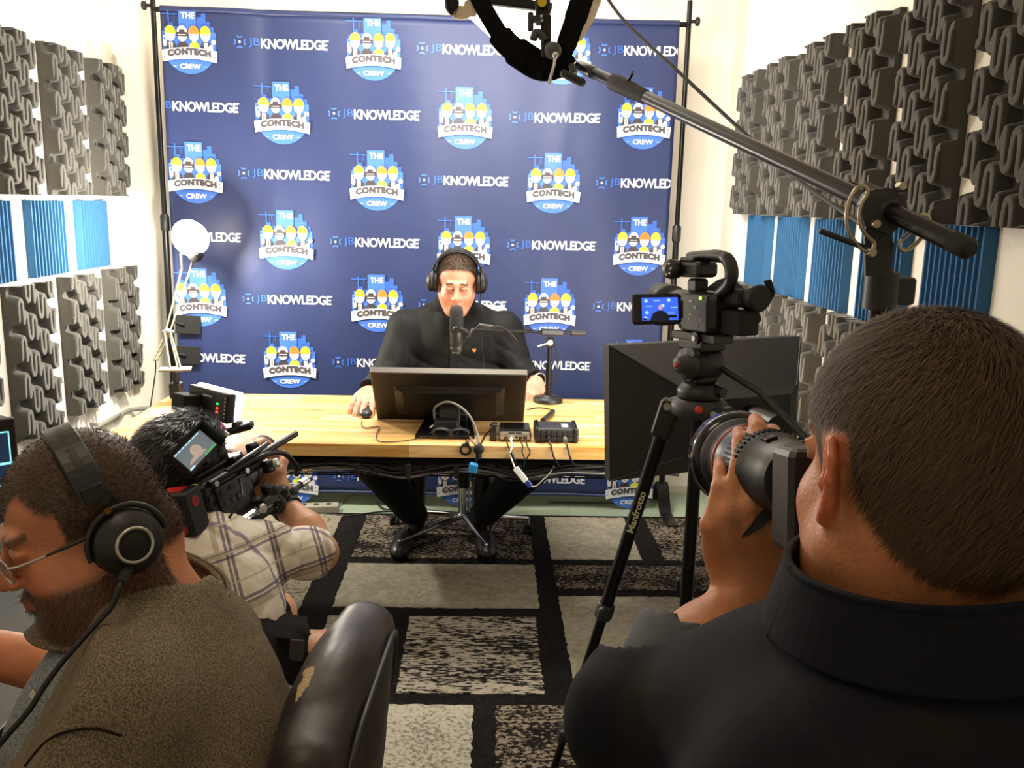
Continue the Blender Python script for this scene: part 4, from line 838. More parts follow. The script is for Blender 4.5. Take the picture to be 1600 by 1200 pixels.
m_trou = cloth_mat('black_denim', '0d0d0f', rough=.85)
S = SDF((-.66, 3.35, .06), (.42, 4.22, .72), .0075); S.ell((-.135, 3.98, .54), (.19, .17, .12), k=.04)
for kx, ax_ in ((-.49, -.31), (.25, .0)):
    S.cap((-.135+(.09 if kx > -.1 else -.09), 3.93, .53), (kx, 3.50, .53), .105, .090, .05); S.cap((kx, 3.50, .53), (ax_, 3.86, .13), .086, .060, .04)
S.folds(.005, 24, 9); S.cut((0, 0, .10), (0, 0, -1)); S.mesh('trousers', m_trou, man1)
for ax_, dx in ((-.31, -.05), (.0, .02)):
    S = SDF((ax_-.2, 3.48, .0), (ax_+.2, 4.0, .32), .005); S.cap((ax_, 3.88, .30), (ax_, 3.88, .09), .05, .045, .03); S.ell((ax_, 3.885, .05), (.038, .052, .045), k=.03); S.ell((ax_+dx*.8, 3.73, .050), (.046, .10, .040), k=.04); S.ell((ax_+dx, 3.65, .044), (.042, .065, .034), k=.03)
    S.cut((0, 0, .020), (0, 0, -1), .003); bt = S.mesh('boot', mat('black_leather', '15110e', .35, bump=.1, bscale=60), man1)
headphones('studio_headphones', 'black studio headphones worn by the man behind the desk', c1, R1, s1, tuple(c1), ring=False)
t_ = bl(c1, R1, s1); dcable('headphone_cable', [Vector(t_(.098, .01, -.05)), P_(752, 480, 3.62), P_(752, 510, 3.68), P_(754, 545, 3.70), P_(757, 582, 3.70)], .002, 'thin black headphone cord hanging down the chest of the man in black')
wp = P_(843, 594, 3.665); wp[2] = .80; d_ = n3(wp-P_(814, 587, 3.79))
b = MB(); b.tube([wp+0.031*(np.cross(d_, (0, 0, 1))*math.cos(t)+np.array((0, 0, 1))*math.sin(t)) for t in np.linspace(0, 2*PI, 18)], .004, 8); tag(b.build('wristwatch', M_SIL, loc=wp), 'silver watch band at the left cuff of the man in black', 'watch')
# swivel chair under him
ch = thing('swivel_chair', 'black swivel chair with chrome star base under the man at the desk', 'chair', (-.09, 3.94, 0))
b = MB(); b.box((-.10, 3.95, .435), (.46, .46, .07), bev=.03); b.build('seat', m_trou, ch)
b = MB(); b.box((-.10, 4.19, .74), (.40, .05, .46), rotm(-.1), bev=.022); b.build('backrest', m_trou, ch)
b = MB(); b.box((-.10, 4.16, .44), (.07, .10, .02), bev=.005); b.box((-.10, 4.20, .52), (.07, .02, .18), bev=.004); b.build('backrest_bracket', M_BMET, ch)
b = MB(); b.cyl((-.09, 3.94, .24), (-.09, 3.94, .40), .030); b.build('gas_lift_sleeve', M_BLK, ch)
b = MB(); b.cyl((-.09, 3.94, .09), (-.09, 3.94, .25), .014)
for k in range(5): b.cyl((-.09+.024*math.cos(k*1.257), 3.94+.024*math.sin(k*1.257), .09), (-.09+.024*math.cos(k*1.257), 3.94+.024*math.sin(k*1.257), .25), .004, n=8)
b.build('column', M_CHR, ch)
for tx, ty in ((.215, 3.95), (.02, 3.62), (-.36, 3.65), (-.42, 4.05), (.02, 4.23)):
    b = MB(); v0 = V(-.09, 3.94, .10); v1 = V(tx, ty, .085); b.tube([v0, v0.lerp(v1, .5), v1], [.016, .013, .009], 10); b.cyl(v1, v1-V(0, 0, .035), .006); lg = b.build('leg', M_CHR, ch)
    b = MB()
    for dx in (-.014, .014): b.lathe(V(tx+dx-.008, ty, .027+.001), (1, 0, 0), [(0, .018), (.002, .026), (.014, .026), (.016, .018)], 16)
    b.box((tx, ty, .042), (.012, .03, .03), bev=.004); b.build('caster', M_BLK2, lg)
# white towel over the chair back
b = MB(); pw = P_(770, 482, 4.14); b.box(pw, (.13, .03, .028), rotm(0, .15), bev=.01); b.box(pw+np.array((-.03, .02, -.06)), (.09, .02, .10), bev=.008)
tag(b.build('folded_towel', mat('white_cloth', 'f2efe8', .9), loc=pw), 'folded white cloth showing behind the left shoulder of the man in black', 'towel')
# ================================================================== light on the boom, and its stand
A_, B_ = atd(905, 103, 2.52), atd(1514, 389, 1.25); bdir = (B_-A_).normalized()
jn = A_.lerp(B_, .66)                                             # pivot clamp
bx = aty(1388, 350, 1.45); tt = (bx-A_).dot(bdir)/(B_-A_).length; jn = A_.lerp(B_, tt)
boom = thing('boom', 'long black boom pole reaching diagonally from the right stand to the overhead light', 'boom pole', jn)
L_ = (B_-A_).length
b = MB(); b.cyl(A_, B_, .0150, n=20); b.build('outer_tube', M_BMET, boom)
b = MB(); b.lathe(A_+bdir*.02, bdir, [(0, .012), (.01, .017), (.10, .017), (.11, .012)], 16); b.build('end_fitting', M_BMET, boom)
b = MB(); g0 = A_.lerp(B_, .16); b.lathe(g0, bdir, [(0, .0155), (.01, .0225), (.05, .0215), (.13, .0205), (.14, .0185), (.20, .0180), (.21, .0155)], 20); b.build('locking_grip', M_RUB, boom)
b = MB(); b.ribbon([g0+bdir*.09+V(0, 0, .018), g0+bdir*.11+V(0, 0, .03), g0+bdir*.12+V(0, 0, .042)], V(0, 1, 0), .014, .006); b.build('grip_lever', M_BLK, boom)
b = MB(); b.lathe(B_, bdir, [(-.03, .0158), (.0, .0158), (.006, .010)], 20); b.build('end_cap', M_RUB, boom)
st2 = thing('boom_stand', 'tall black light stand on the right carrying the boom pole on a slotted pivot bracket', 'light stand', (jn.x+.03, jn.y+.03, 0))
px_, py_ = jn.x+.022, jn.y+.0
b = MB(); b.cyl((px_, py_, .25), (px_, py_, 1.05), .020); b.cyl((px_, py_, 1.0), (px_, py_, jn.z-.10), .017); b.build('pole', M_BMET, st2)
b = MB(); b.cyl((px_, py_, jn.z-.165), (px_, py_, jn.z-.105), .028, n=20); b.box((px_+.035, py_, jn.z-.135), (.035, .025, .045), bev=.005); b.build('top_collar', M_BLK, st2)
b = MB(); b.box((px_+.045, py_-.01, jn.z-.26), (.05, .045, .06), bev=.006); b.build('lock_box', M_DG, st2)
fr_ = V(0, -.045, 0); b = MB()
b.prism([(-.018, -.11), (.022, -.11), (.022, -.06), (-.002, -.005), (-.024, -.005), (-.026, -.045)], jn+fr_*.55+V(0, 0, 0), (1, 0, 0), (0, 0, 1), .008)
b.prism([(-.045, .0), (-.03, -.032), (.01, -.045), (.035, -.02), (.028, .012), (.0, .028), (-.03, .022)], jn+fr_*.75, (1, 0, 0), (0, 0, 1), .008); b.build('pivot_plate', M_BLK, st2)
def crescent(cx, cz, r0, r1, a0, a1, n=18):
    o_ = [(cx+r1*math.cos(a0+(a1-a0)*i/n), cz+r1*math.sin(a0+(a1-a0)*i/n)) for i in range(n+1)]; return o_+[(cx+r0*math.cos(a1-(a1-a0)*i/n), cz+r0*math.sin(a1-(a1-a0)*i/n)) for i in range(n+1)]
qs = mat('nickel_plate', 'a39a86', .35, .8)
for a0, a1 in ((2.55, 4.2), (5.3, 6.1)):
    b = MB(); n = 16
    for r_ in (.046, .066): b.tube([jn+fr_*.95+V(.002+r_*math.cos(a0+(a1-a0)*i/n), 0, -.012+r_*math.sin(a0+(a1-a0)*i/n)) for i in range(n+1)], .0034, 6)
    for a in (a0, a1): b.tube([jn+fr_*.95+V(.002+(.056+.010*math.cos(t))*math.cos(a+.0)-0*math.sin(a), 0, -.012+(.056+.010*math.cos(t))*math.sin(a))+V(-math.sin(a), 0, math.cos(a))*(.010*math.sin(t)*(1 if a == a1 else -1)) for t in np.linspace(0, PI, 8)], .0034, 6)
    b.build('slotted_arc', qs, st2)
for dx, dz in ((.016, .030), (-.018, -.028), (-.020, -.072)): b = MB(); b.cyl(jn+fr_*1.15+V(dx, 0, dz), jn+fr_*.8+V(dx, 0, dz), .0062, n=12); b.build('bolt', qs, st2)
b = MB()
for k in (-.022, 0, .022): b.lathe(jn+bdir*k, bdir, [(0, .0165), (.002, .0215), (.014, .0215), (.016, .0165)], 20)
b.box(jn+V(0, 0, .022), (.07, .03, .012), basis(bdir, V(0, 1, 0)-bdir*bdir.y, bdir.cross(V(0, 1, 0)).normalized()), bev=.004); b.build('boom_clamp', M_BLK, st2)
b = MB(); b.cyl(jn+fr_*.9+V(-.03, 0, -.065), jn+fr_+V(-.105, 0, -.04), .0045); b.build('locking_lever', M_BLK, st2)
for k in range(3):
    a = 1.0+k*2.094; lg = MB(); ft_ = V(px_+.36*math.cos(a), py_+.36*math.sin(a), .02); lg.cyl((px_+.025*math.cos(a), py_+.025*math.sin(a), .55), ft_, .011); lg.cyl((px_+.015*math.cos(a), py_+.015*math.sin(a), .27), V(px_+.2*math.cos(a), py_+.2*math.sin(a), .27), .006); lg.sph(ft_, .016, 10); lg.build('leg', M_BMET, st2)
dcable('boom_cable', [atd(935, -25, 2.4), atd(975, 32, 2.3), atd(1060, 112, 2.1), atd(1160, 205, 1.9), atd(1250, 283, 1.7), atd(1335, 343, 1.5), atd(1380, 372, 1.40)], .0042, 'thin black power cord crossing above and below the long boom pole', loc=atd(1160, 205, 1.9), cat='cord')
# overhead softbox
sbx = thing('overhead_softbox', 'glowing white overhead softbox with loose black cloth straps at the end of the boom', 'softbox', atd(850, 40, 2.62))
dfm = mat('glowing_diffusion_cloth', 'fff6e6', .8, emit=3.5)
def sheet(pxs, D0, D1, th, m, name, par, y0=-60, y1=130):
    f = [atd(x, y, D0+(D1-D0)*(y-y0)/(y1-y0)) for x, y in pxs]; k = [p+FW*th for p in f]; n = len(f)
    b = MB(); b.add(f+k, [tuple(range(n-1, -1, -1)), tuple(range(n, 2*n))]+[(i, (i+1) % n, n+(i+1) % n, n+i) for i in range(n)]); return b.build(name, m, par)
sheet([(640, -150), (660, -60), (690, 8), (735, 26), (772, 60), (812, 82), (868, 97), (904, 50), (928, 5), (985, -60), (1010, -150)][::-1], 2.78, 2.72, .02, dfm, 'diffuser', sbx)
cr = mat('cream_cloth', 'd9c9ad', .9, bump=.3, bscale=30)
b = MB(); b.ribbon([atd(698, -20, 2.66), atd(706, 12, 2.65), atd(724, 20, 2.64), atd(742, 10, 2.63), atd(756, 22, 2.62)], [UP, (UP+FW*.6), UP, (UP-FW*.5), UP], [.05, .045, .04, .05, .02], .006, sub=6); b.build('rim_cloth', cr, sbx)
b = MB(); b.ribbon([atd(936, -20, 2.60), atd(925, 22, 2.60), atd(908, 52, 2.60), atd(893, 80, 2.60)], [RT, RT+FW*.5, RT], [.03, .025, .01], .005, sub=5); b.build('rim_cloth', cr, sbx)
stp = mat('black_cloth', '0c0b0a', .95, spec=.1)
W1 = RT*.8+UP*.6
b = MB(); b.ribbon([atd(738, -25, 2.58), atd(752, 5, 2.57), atd(771, 38, 2.56), atd(790, 66, 2.55), atd(818, 88, 2.54), atd(846, 103, 2.53), atd(872, 98, 2.52), atd(892, 84, 2.52)], None, [.045, .050, .050, .070, .085, .085, .085, .05], .006, sub=7); b.build('strap', stp, sbx)
b = MB(); b.ribbon([atd(918, -30, 2.55), atd(904, 15, 2.54), atd(890, 55, 2.53), atd(878, 92, 2.52)], None, [.066, .064, .058, .05], .006, sub=6); b.build('strap', stp, sbx)
b = MB(); b.ribbon([atd(843, 104, 2.52), atd(842, 116, 2.51), atd(845, 124, 2.51)], RT, [.030, .016, .004], .004); b.build('strap_tail', stp, sbx)
b = MB(); b.ribbon([atd(814, 88, 2.53), atd(819, 103, 2.52)], RT, [.020, .004], .003); b.build('strap_tail', stp, sbx)
b = MB(); b.box(atd(742+5, 8, 2.6)*.0+atd(812, 6, 2.60), (.19, .02, .028), basis(RT, FW, UP)@rotm(0, .14), bev=.004); b.build('speed_ring_bar', M_BMET, sbx)
b = MB(); b.sph(atd(706, 4, 2.6), (.022, .015, .035), 12); b.build('rim_socket', M_BMET, sbx)
brk = MB(); Rb = basis(RT, FW, UP); brk.box(atd(848, 10, 2.52), (.042, .04, .10), Rb, bev=.006); brk.box(atd(853, 50, 2.51), (.030, .035, .09), Rb, bev=.005); brk.box(atd(851, 78, 2.50), (.020, .03, .05), Rb, bev=.008); brk.build('bracket', M_BMET, sbx)
b = MB(); b.cyl(atd(847, 3, 2.48), atd(847, 3, 2.51), .013); b.build('yellow_cap', mat('yellow_cap', 'd7b51e', .4), sbx)
for x, y in ((846, 25), (847, 32)): b = MB(); b.cyl(atd(x, y, 2.475), atd(x, y, 2.50), .004, n=10); b.build('rivet', M_SIL, sbx)
b = MB(); b.box(atd(829, 34, 2.5), (.016, .02, .052), Rb, bev=.005); b.box(atd(838, 30, 2.5), (.03, .016, .016), Rb); b.build('knob', M_BLK, sbx)
b = MB(); b.tube([atd(833, 62, 2.49), atd(838, 50, 2.49), atd(846, 56, 2.49), atd(852, 64, 2.49)], .011, 8, sub=3); b.build('wing_knob', M_DG, sbx)
b = MB(); b.sph(atd(864, 79, 2.47), (.024, .016, .024), 14); b.build('pivot_joint', mat('grey_cast_metal', '4a4f50', .5, .4), sbx)
b = MB(); b.tube([atd(868, 84, 2.45), atd(866, 100, 2.43), atd(861, 118, 2.42), atd(858, 130, 2.42)], [.005, .004, .004, .005], 8); b.sph(atd(868, 86, 2.44), .009, 10); b.build('tension_handle', M_SIL, sbx)
b = MB(); b.cyl(atd(893, 102, 2.46), atd(897, 116, 2.45), .009); b.box(atd(895, 122, 2.44), (.075, .02, .022), Rb@rotm(0, .45), bev=.008); b.build('t_knob', M_BLK, sbx)
# ================================================================== black softbox on a stand at the right of the desk
pl0 = aty(943, 537, 2.44); ph = V(.93, .36, 0).normalized(); wz = .66; top_l = pl0; bot_l = aty(945, 747, 2.44)
hh_ = (top_l-bot_l).length; fn_ = V(-.36, .93, 0).normalized(); lu = (top_l-bot_l).normalized(); cs = (top_l+bot_l)/2+ph*wz/2
ks = thing('rectangular_softbox', 'black rectangular softbox seen from behind at the right end of the desk', 'softbox', cs)
m_sb = mat('black_nylon', '191817', .55, bump=.12, bscale=25)
def rect(c, hw, hh): return [c+ph*x*hw+lu*z*hh for x, z in ((-1, -1), (1, -1), (1, 1), (-1, 1))]
b = MB(); r1 = rect(cs, wz/2, hh_/2); r0 = rect(cs-fn_*.03, wz/2, hh_/2); r2 = rect(cs-fn_*.20+lu*-.0, wz*.27, hh_*.22); r3 = rect(cs-fn_*.23, wz*.2, hh_*.18)
b.loft([r1, r0, r2, r3], 0, True, False); b.build('shell', m_sb, ks)
b = MB(); b.add(rect(cs+fn_*.002, wz/2-.015, hh_/2-.015), [(0, 1, 2, 3)]); b.build('front_diffuser', mat('softbox_front_glow', 'fff4e4', .8, emit=4), ks)
for i in range(4):
    b = MB(); b.cyl(r0[i].lerp(r2[i], .02)-fn_*.002, r2[i], .003, n=6); b.build('seam_rib', M_BLK, ks)
lc = cs-fn_*.27; b = MB(); b.cyl(cs-fn_*.22, cs-fn_*.34, .05, .045, n=20); b.box(cs-fn_*.29-V(0, 0, .06), (.05, .05, .05)); b.build('lamp_head', M_BMET, ks)
kst = thing('softbox_stand', 'thin black stand holding up the rectangular softbox beside the desk', 'light stand', (lc.x, lc.y, 0))
b = MB(); b.cyl((lc.x, lc.y, .15), (lc.x, lc.y, lc.z-.08), .011); b.build('pole', M_BMET, kst)
for k in range(3):
    a = .3+k*2.094; b = MB(); b.cyl((lc.x, lc.y, .42), (lc.x+.26*math.cos(a), lc.y+.26*math.sin(a), .022), .007); b.build('leg', M_BMET, kst)
b = MB(); q = aty(1040, 737, 2.8); b.box(q, (.09, .01, .02), rotm(0, .12)); b.cyl(q+V(.035, -.008, 0), q+V(.035, .002, 0), .006, mi=1); b.build('desk_bracket', [M_DG, M_SIL], desk)
# ================================================================== camcorder on tripod
DC = 1.9; CC = atd(1098, 486, DC); cf = V(-.40, .91, -.05).normalized(); cr_ = cf.cross(V(0, 0, 1)).normalized(); cu_ = cr_.cross(cf); CB = basis(cr_, cf, cu_)
Lc = lambda r, f, u: CC+cr_*r+cf*f+cu_*u
cam1 = thing('camcorder', 'black camcorder with top handle and flip-out screen on the tripod at right', 'video camera', Lc(0, 0, -.05))
b = MB(); b.box(Lc(.012, .0, -.002), (.078, .13, .088), CB, bev=.016); b.build('body', M_BLK, cam1)
b = MB(); b.lathe(Lc(.012, .06, .004), cf, [(0, .036), (.03, .038), (.06, .036), (.065, .045), (.11, .050), (.11, .044), (.07, .03)], 24, cap=False); b.build('lens', M_BLK, cam1)
b = MB(); b.box(Lc(-.029, -.012, -.002), (.006, .085, .078), CB, bev=.003); sp_ = b.build('control_panel', M_DG, cam1)
gp = mat('grey_print', 'a0a09c'); b = MB(); pn = Lc(-.0325, -.012, -.002)
for f_, u_, w_, h_ in ((.012, .024, .012, .005), (-.004, .012, .010, .007), (.012, -.004, .009, .003), (.016, -.014, .006, .004), (-.02, .006, .004, .003), (-.022, -.014, .005, .004), (-.012, -.026, .003, .006), (.018, -.022, .005, .003)): b.box(pn+cf*f_+cu_*u_, (.0006, w_, h_), CB)
b.build('panel_marks', gp, sp_)
b = MB(); b.sph(Lc(-.033, -.034, .030), .0035, 8); b.build('status_lamp', mat('green_led', 'a6ff3a', .4, emit=3), sp_)
# flip-out display: faces backwards
lr = (RT*.95+V(0, .12, 0)).normalized(); ln_ = -FW; lup = lr.cross(ln_)*-1 if lr.cross(ln_).z < 0 else lr.cross(ln_); lb = basis(lr, -ln_, lup); lc_ = atd(1026, 483, DC-.03)
b = MB(); b.box(lc_, (.106, .012, .064), lb, bev=.010); lcd = b.build('flip_display', M_GLOSS, cam1)
b = MB(); Sx = lambda x, y: lc_+lr*(.006+x*.078)+lup*(y*.048)+ln_*.0068
def rq(x0, y0, x1, y1, mi, k=0): b.add([Sx(x0, y0)+ln_*k*.0002, Sx(x1, y0)+ln_*k*.0002, Sx(x1, y1)+ln_*k*.0002, Sx(x0, y1)+ln_*k*.0002], [(0, 1, 2, 3)], mi)
rq(-.5, -.5, .5, .5, 0)
for i, (x, y) in enumerate(((-.38, .36), (-.08, .36), (.25, .38), (-.3, .12), (.08, .14), (.4, .05), (-.36, -.16), (.3, -.2), (-.4, -.4))):
    vs, fs = disc2(x, y, .05, .075, 10, rings=1) if i % 2 == 0 else quad2(x-.09, y-.015, x+.09, y+.015); b.add([Sx(*p)+ln_*.0002 for p in vs], fs, 1)
b.add([Sx(*p)+ln_*.0004 for p in ((-.28, -.5), (.26, -.5), (.2, -.22), (.08, -.08), (-.06, -.08), (-.2, -.2))], [(0, 1, 2, 3, 4, 5)], 2); vs, fs = disc2(0.01, .06, .055, .12, 12, rings=1); b.add([Sx(*p)+ln_*.0005 for p in vs], fs, 3)
rq(.2, -.4, .46, -.28, 4, 3); rq(-.48, -.48, -.36, -.4, 4, 3)
def em(n, c, e): return mat(n, c, .3, emit=e)
b.build('live_picture', [em('screen_blue', '2a50c8', 1.4), em('screen_pale', '8fb0f0', 1.3), em('screen_dark', '0c1228', .6), em('screen_skin', 'b08a86', 1.), em('screen_ink', '060a18', .5)], lcd)
b = MB(); b.cyl(atd(1063, 470, DC-.02), atd(1063, 497, DC-.02), .006); b.build('display_hinge', M_BLK, cam1)
b = MB(); b.box(Lc(.022, -.095, -.018), (.050, .062, .050), CB, bev=.004); b.build('battery', M_BLK2, cam1)
b = MB(); b.box(Lc(.028, -.085, .032), (.052, .06, .036), CB, bev=.008); b.lathe(Lc(.028, -.11, .034), -cf, [(0, .018), (.015, .022), (.035, .028), (.04, .024)], 16); b.ribbon([Lc(.055, -.13, .02), Lc(.062, -.14, .045), Lc(.055, -.135, .07)], cf, .02, .004); b.build('viewfinder', M_RUB, cam1)
b = MB(); b.ribbon([Lc(.055, .07, .02), Lc(.06, .0, .055), Lc(.06, -.07, .02), Lc(.055, -.11, -.02)], cu_, .03, .006, sub=4); b.build('hand_strap', M_BLK2, cam1)
b = MB(); b.box(Lc(.0, .02, .054), (.034, .034, .03), CB, bev=.006); b.box(Lc(-.002, .025, .088), (.055, .085, .034), CB, bev=.008); b.box(Lc(0, .03, .108), (.05, .05, .012), CB, bev=.004); b.build('audio_module', M_BLK, cam1)
b = MB(); b.lathe(Lc(-.045, .055, .088), (cr_*-1-cf*.3).normalized(), [(-.02, .020), (.0, .022), (.008, .020), (.010, .008)], 16); mg = b.build('microphone_mount', M_BLK, cam1)
b = MB()
for a in range(6): b.sph(Lc(-.052, .053, .088)+cf*.012*math.cos(a)+cu_*.012*math.sin(a)-cr_*.003, .0032, 6)
b.build('mount_studs', M_SIL, mg)
b = MB(); b.tube([Lc(0, .05, .112), Lc(.0, .0, .116), Lc(.0, -.055, .116), Lc(.0, -.080, .106), Lc(.0, -.09, .085), Lc(.0, -.085, .06), Lc(.0, -.055, .040)], [.011, .011, .012, .014, .014, .013, .012], 12, sub=5, flat=1.2); b.build('top_handle', M_BLK, cam1)
tri = thing('video_tripod', 'black video tripod with fluid head in front of the rectangular softbox', 'tripod', (CC.x, CC.y, 0))
b = MB(); b.box(Lc(.0, .0, -.055), (.052, .15, .018), CB, bev=.003); b.build('camera_plate', M_DG, tri)
b = MB(); b.cyl(Lc(-.035, -.02, -.055), Lc(-.02, -.02, -.055), .013); b.cyl(Lc(-.038, -.02, -.055), Lc(-.034, -.02, -.055), .006, mi=1); b.build('plate_lock_knob', [M_BLK, M_SIL], tri)
H0 = Lc(.0, .0, -.10); zz = V(0, 0, 1)
b = MB(); b.box(Lc(0, 0, -.072), (.065, .085, .022), CB, bev=.005); b.lathe(Lc(-.035, .0, -.112), cr_, [(0, .036), (.01, .042), (.06, .042), (.07, .036)], 24); b.box(Lc(.0, 0, -.14), (.06, .06, .04), CB, bev=.012); b.build('fluid_head', M_BLK, tri)
b = MB(); b.lathe(Lc(-.036, -.01, -.110), -cr_, [(0, .034), (.012, .034), (.014, .022), (.032, .018), (.034, .008)], 20); kb = b.build('tilt_knob', M_DG, tri)
b = MB(); b.sph(Lc(-.071, -.010, -.112), .0055, 8); b.build('red_dot', M_RED, kb)
b = MB(); b.cyl(Lc(-.034, -.03, -.085), Lc(-.05, -.03, -.085), .011); b.build('small_knob', M_DG, tri)
hp = Lc(.0, 0, -.165); b = MB(); b.lathe(hp-zz*.02, zz, [(0, .046), (.012, .050), (.02, .046), (.03, .036)], 24); b.cyl(Lc(.02, -.055, -.170), Lc(.012, -.02, -.165), .012); b.build('pan_base', M_BLK, tri)
b = MB(); b.tube([Lc(.03, -.03, -.12), Lc(.06, -.12, -.16), Lc(.08, -.24, -.24)], .008, 10); b.build('pan_handle', M_BLK, tri)
cr0 = hp-zz*.045; b = MB(); b.lathe(cr0-zz*.02, zz, [(0, .045), (.008, .062), (.03, .062), (.042, .05)], 24); b.build('crown', M_DG, tri)
fL = atz(848, 1262, 0); feet = [V(fL.x, fL.y, .015), V(.74, 1.52, .015), V(.58, 2.32, .015)]
for i, f_ in enumerate(feet):
    h_ = V(f_.x-cr0.x, f_.y-cr0.y, 0).normalized(); sd_ = h_.cross(zz); t0 = cr0+h_*.062; Lg = f_-t0; dr = Lg.normalized()
    b = MB(); b.box(t0+dr*.035, (.034, .044, .09), basis(sd_, dr.cross(sd_), dr), bev=.008); b.cyl(t0-sd_*.026, t0+sd_*.026, .013); lg = b.build('leg', M_BLK, tri)
    b = MB(); b.cyl(t0+sd_*.030, t0-sd_*.030, .0085, n=12); b.build('pivot_bolt', M_SIL, lg)
    b = MB(); b.cyl(t0+dr*.06, t0+Lg*.48, .0155, n=16); b.build('upper_tube', M_BMET, lg)
    b = MB(); b.cyl(t0+Lg*.46, t0+Lg*.80, .0125, n=16); b.build('middle_tube', M_BMET, lg)
    b = MB(); b.cyl(t0+Lg*.78, f_, .0095, n=16); b.build('lower_tube', M_BMET, lg)
    for tf, rr_ in ((.46, .019), (.78, .016)): b = MB(); b.lathe(t0+Lg*tf, dr, [(0, rr_), (.005, rr_+.003), (.035, rr_+.003), (.04, rr_)], 16); b.box(t0+Lg*tf+dr*.02+h_*.0-sd_*.02, (.022, .018, .035), basis(sd_, dr.cross(sd_), dr), bev=.006); b.build('leg_lock', M_DG, lg)
    b = MB(); b.lathe(f_-V(0, 0, .003), zz, [(-.005, .016), (.012, .018), (.022, .012)], 12); b.build('rubber_foot', M_RUB, lg)
    if i == 0:
        vw = (CAM-(t0+Lg*.2)).normalized(); u_ = -dr; nrm = (vw-u_*vw.dot(u_)).normalized(); v_ = nrm.cross(u_)
        b = MB(); put_text(b, 'Manfrotto', t0+Lg*.235+nrm*.0158, u_, v_, .105, .0165, 0, .02, .0004); b.build('lettering', mat('pale_print', 'cfcba9', .6), lg)
    b = MB(); b.cyl(t0+Lg*.58+h_*-.01, V(cr0.x, cr0.y, (t0+Lg*.58).z-.02), .007, n=10); b.build('spreader', M_BMET, tri)
b = MB(); b.cyl((cr0.x, cr0.y, .42), cr0, .014); b.cyl((cr0.x, cr0.y, .40), (cr0.x, cr0.y, .46), .022); b.build('centre_column', M_BMET, tri)
rp = MB(); rp.lathe(cr0+V(0, 0, -.005)+(CAM-cr0).normalized()*.0625, (CAM-cr0).normalized(), [(0, .0085), (.004, .0085), (.005, .002)], 12); rp.build('red_badge', M_RED, tri)
# equipment rack glimpsed between arm and face
rk = aty(1228, 930, 1.75); rack = thing('equipment_rack', 'low black equipment rack with drilled rail near the right wall', 'rack', (rk.x+.2, rk.y+.2, 0))
for dx, dy in ((0, 0), (.44, 0), (0, .3), (.44, .3)):
    b = MB(); b.box((rk.x+dx, rk.y+dy, .455), (.045, .012, .88)); b.box((rk.x+dx+(.02 if dx == 0 else -.02), rk.y+dy+.02, .455), (.006, .04, .88)); rl = b.build('rail', M_BMET, rack)
    if dy == 0:
        b = MB()
        for z in np.arange(.1, .88, .0445): b.cyl((rk.x+dx, rk.y-.0075, z), (rk.x+dx, rk.y-.006, z), .0055, n=10)
        b.build('rail_holes', mat('pale_print', 'cfcba9'), rl)
for z in (.02, .895): b = MB(); b.box((rk.x+.22, rk.y+.15, z+.0), (.50, .34, .022)); b.build('frame', M_BMET, rack)
for z in (.25, .45, .66): b = MB(); b.box((rk.x+.22, rk.y+.15, z), (.40, .28, .09), bev=.004); b.build('rack_unit', M_DG, rack)
# ================================================================== left side: desk, screens
ld = thing('side_desk', 'dark desk along the left wall in front of the man in the grey sweater', 'desk', (-1.35, 1.3, 0))
b = MB(); b.box((-1.28, 1.35, .70), (1.08, 1.9, .03), bev=.004); b.build('desk_top', mat('dark_laminate', '1b1917', .4), ld)
for x in (-1.75, -.82):
    for y in (.48, 2.2): MB().box((x, y, .345), (.05, .05, .68)).build('leg', M_BMET, ld)
lp = thing('laptop', 'grey laptop lying open at the lower left in front of the bearded man', 'laptop', (-.98, 1.12, .716))
b = MB(); b.box((-.99, 1.10, .727), (.25, .36, .018), bev=.004); b.build('laptop_base', mat('laptop_grey', '6c6f71', .4, .3), lp)
b = MB(); b.box((-1.13, 1.10, .84), (.010, .36, .23), rotm(0, -.18), bev=.003); b.build('laptop_lid', mat('laptop_grey', '6c6f71'), lp)
lmp = atd(-60, 680, 2.3); lm = thing('editing_monitor', 'black monitor with dark blue editing screen at the left edge beside the foam', 'monitor', (lmp.x, lmp.y, .715))
fd_ = V(.62, -.78, 0).normalized(); sd_ = V(0, 0, 1).cross(fd_); Rm2 = basis(sd_, -fd_, V(0, 0, 1)); ctr = atd(30, 668, 2.3)-sd_*.26; ctr.z = atd(25, 668, 2.3).z-.12
b = MB(); b.box(ctr, (.50, .025, .30), Rm2, bev=.004); b.build('housing', M_BLK, lm)
b = MB(); b.box(ctr+fd_*.013, (.465, .002, .235), Rm2); sc = b.build('screen', em('screen_navy', '16283c', .8), lm)
b = MB()
for k in range(7): b.box(ctr+fd_*.0145+sd_*(.12+.02*(k % 3))+V(0, 0, .09-.028*k), (.10+.03*(k % 3), .001, .006), Rm2)
for x, z, w_, h_ in ((.2315, 0, .003, .235), (0, .1165, .46, .003)): b.box(ctr+fd_*.0145+sd_*x+V(0, 0, z), (w_, .001, h_), Rm2)
b.build('screen_text', em('screen_cyan', '7fd8ee', 1.2), sc)
b = MB(); b.box(V(ctr.x, ctr.y, .80)-fd_*.03, (.05, .03, .17)); b.box(V(ctr.x, ctr.y, .722), (.22, .18, .012)); b.build('stand', M_BLK, lm)
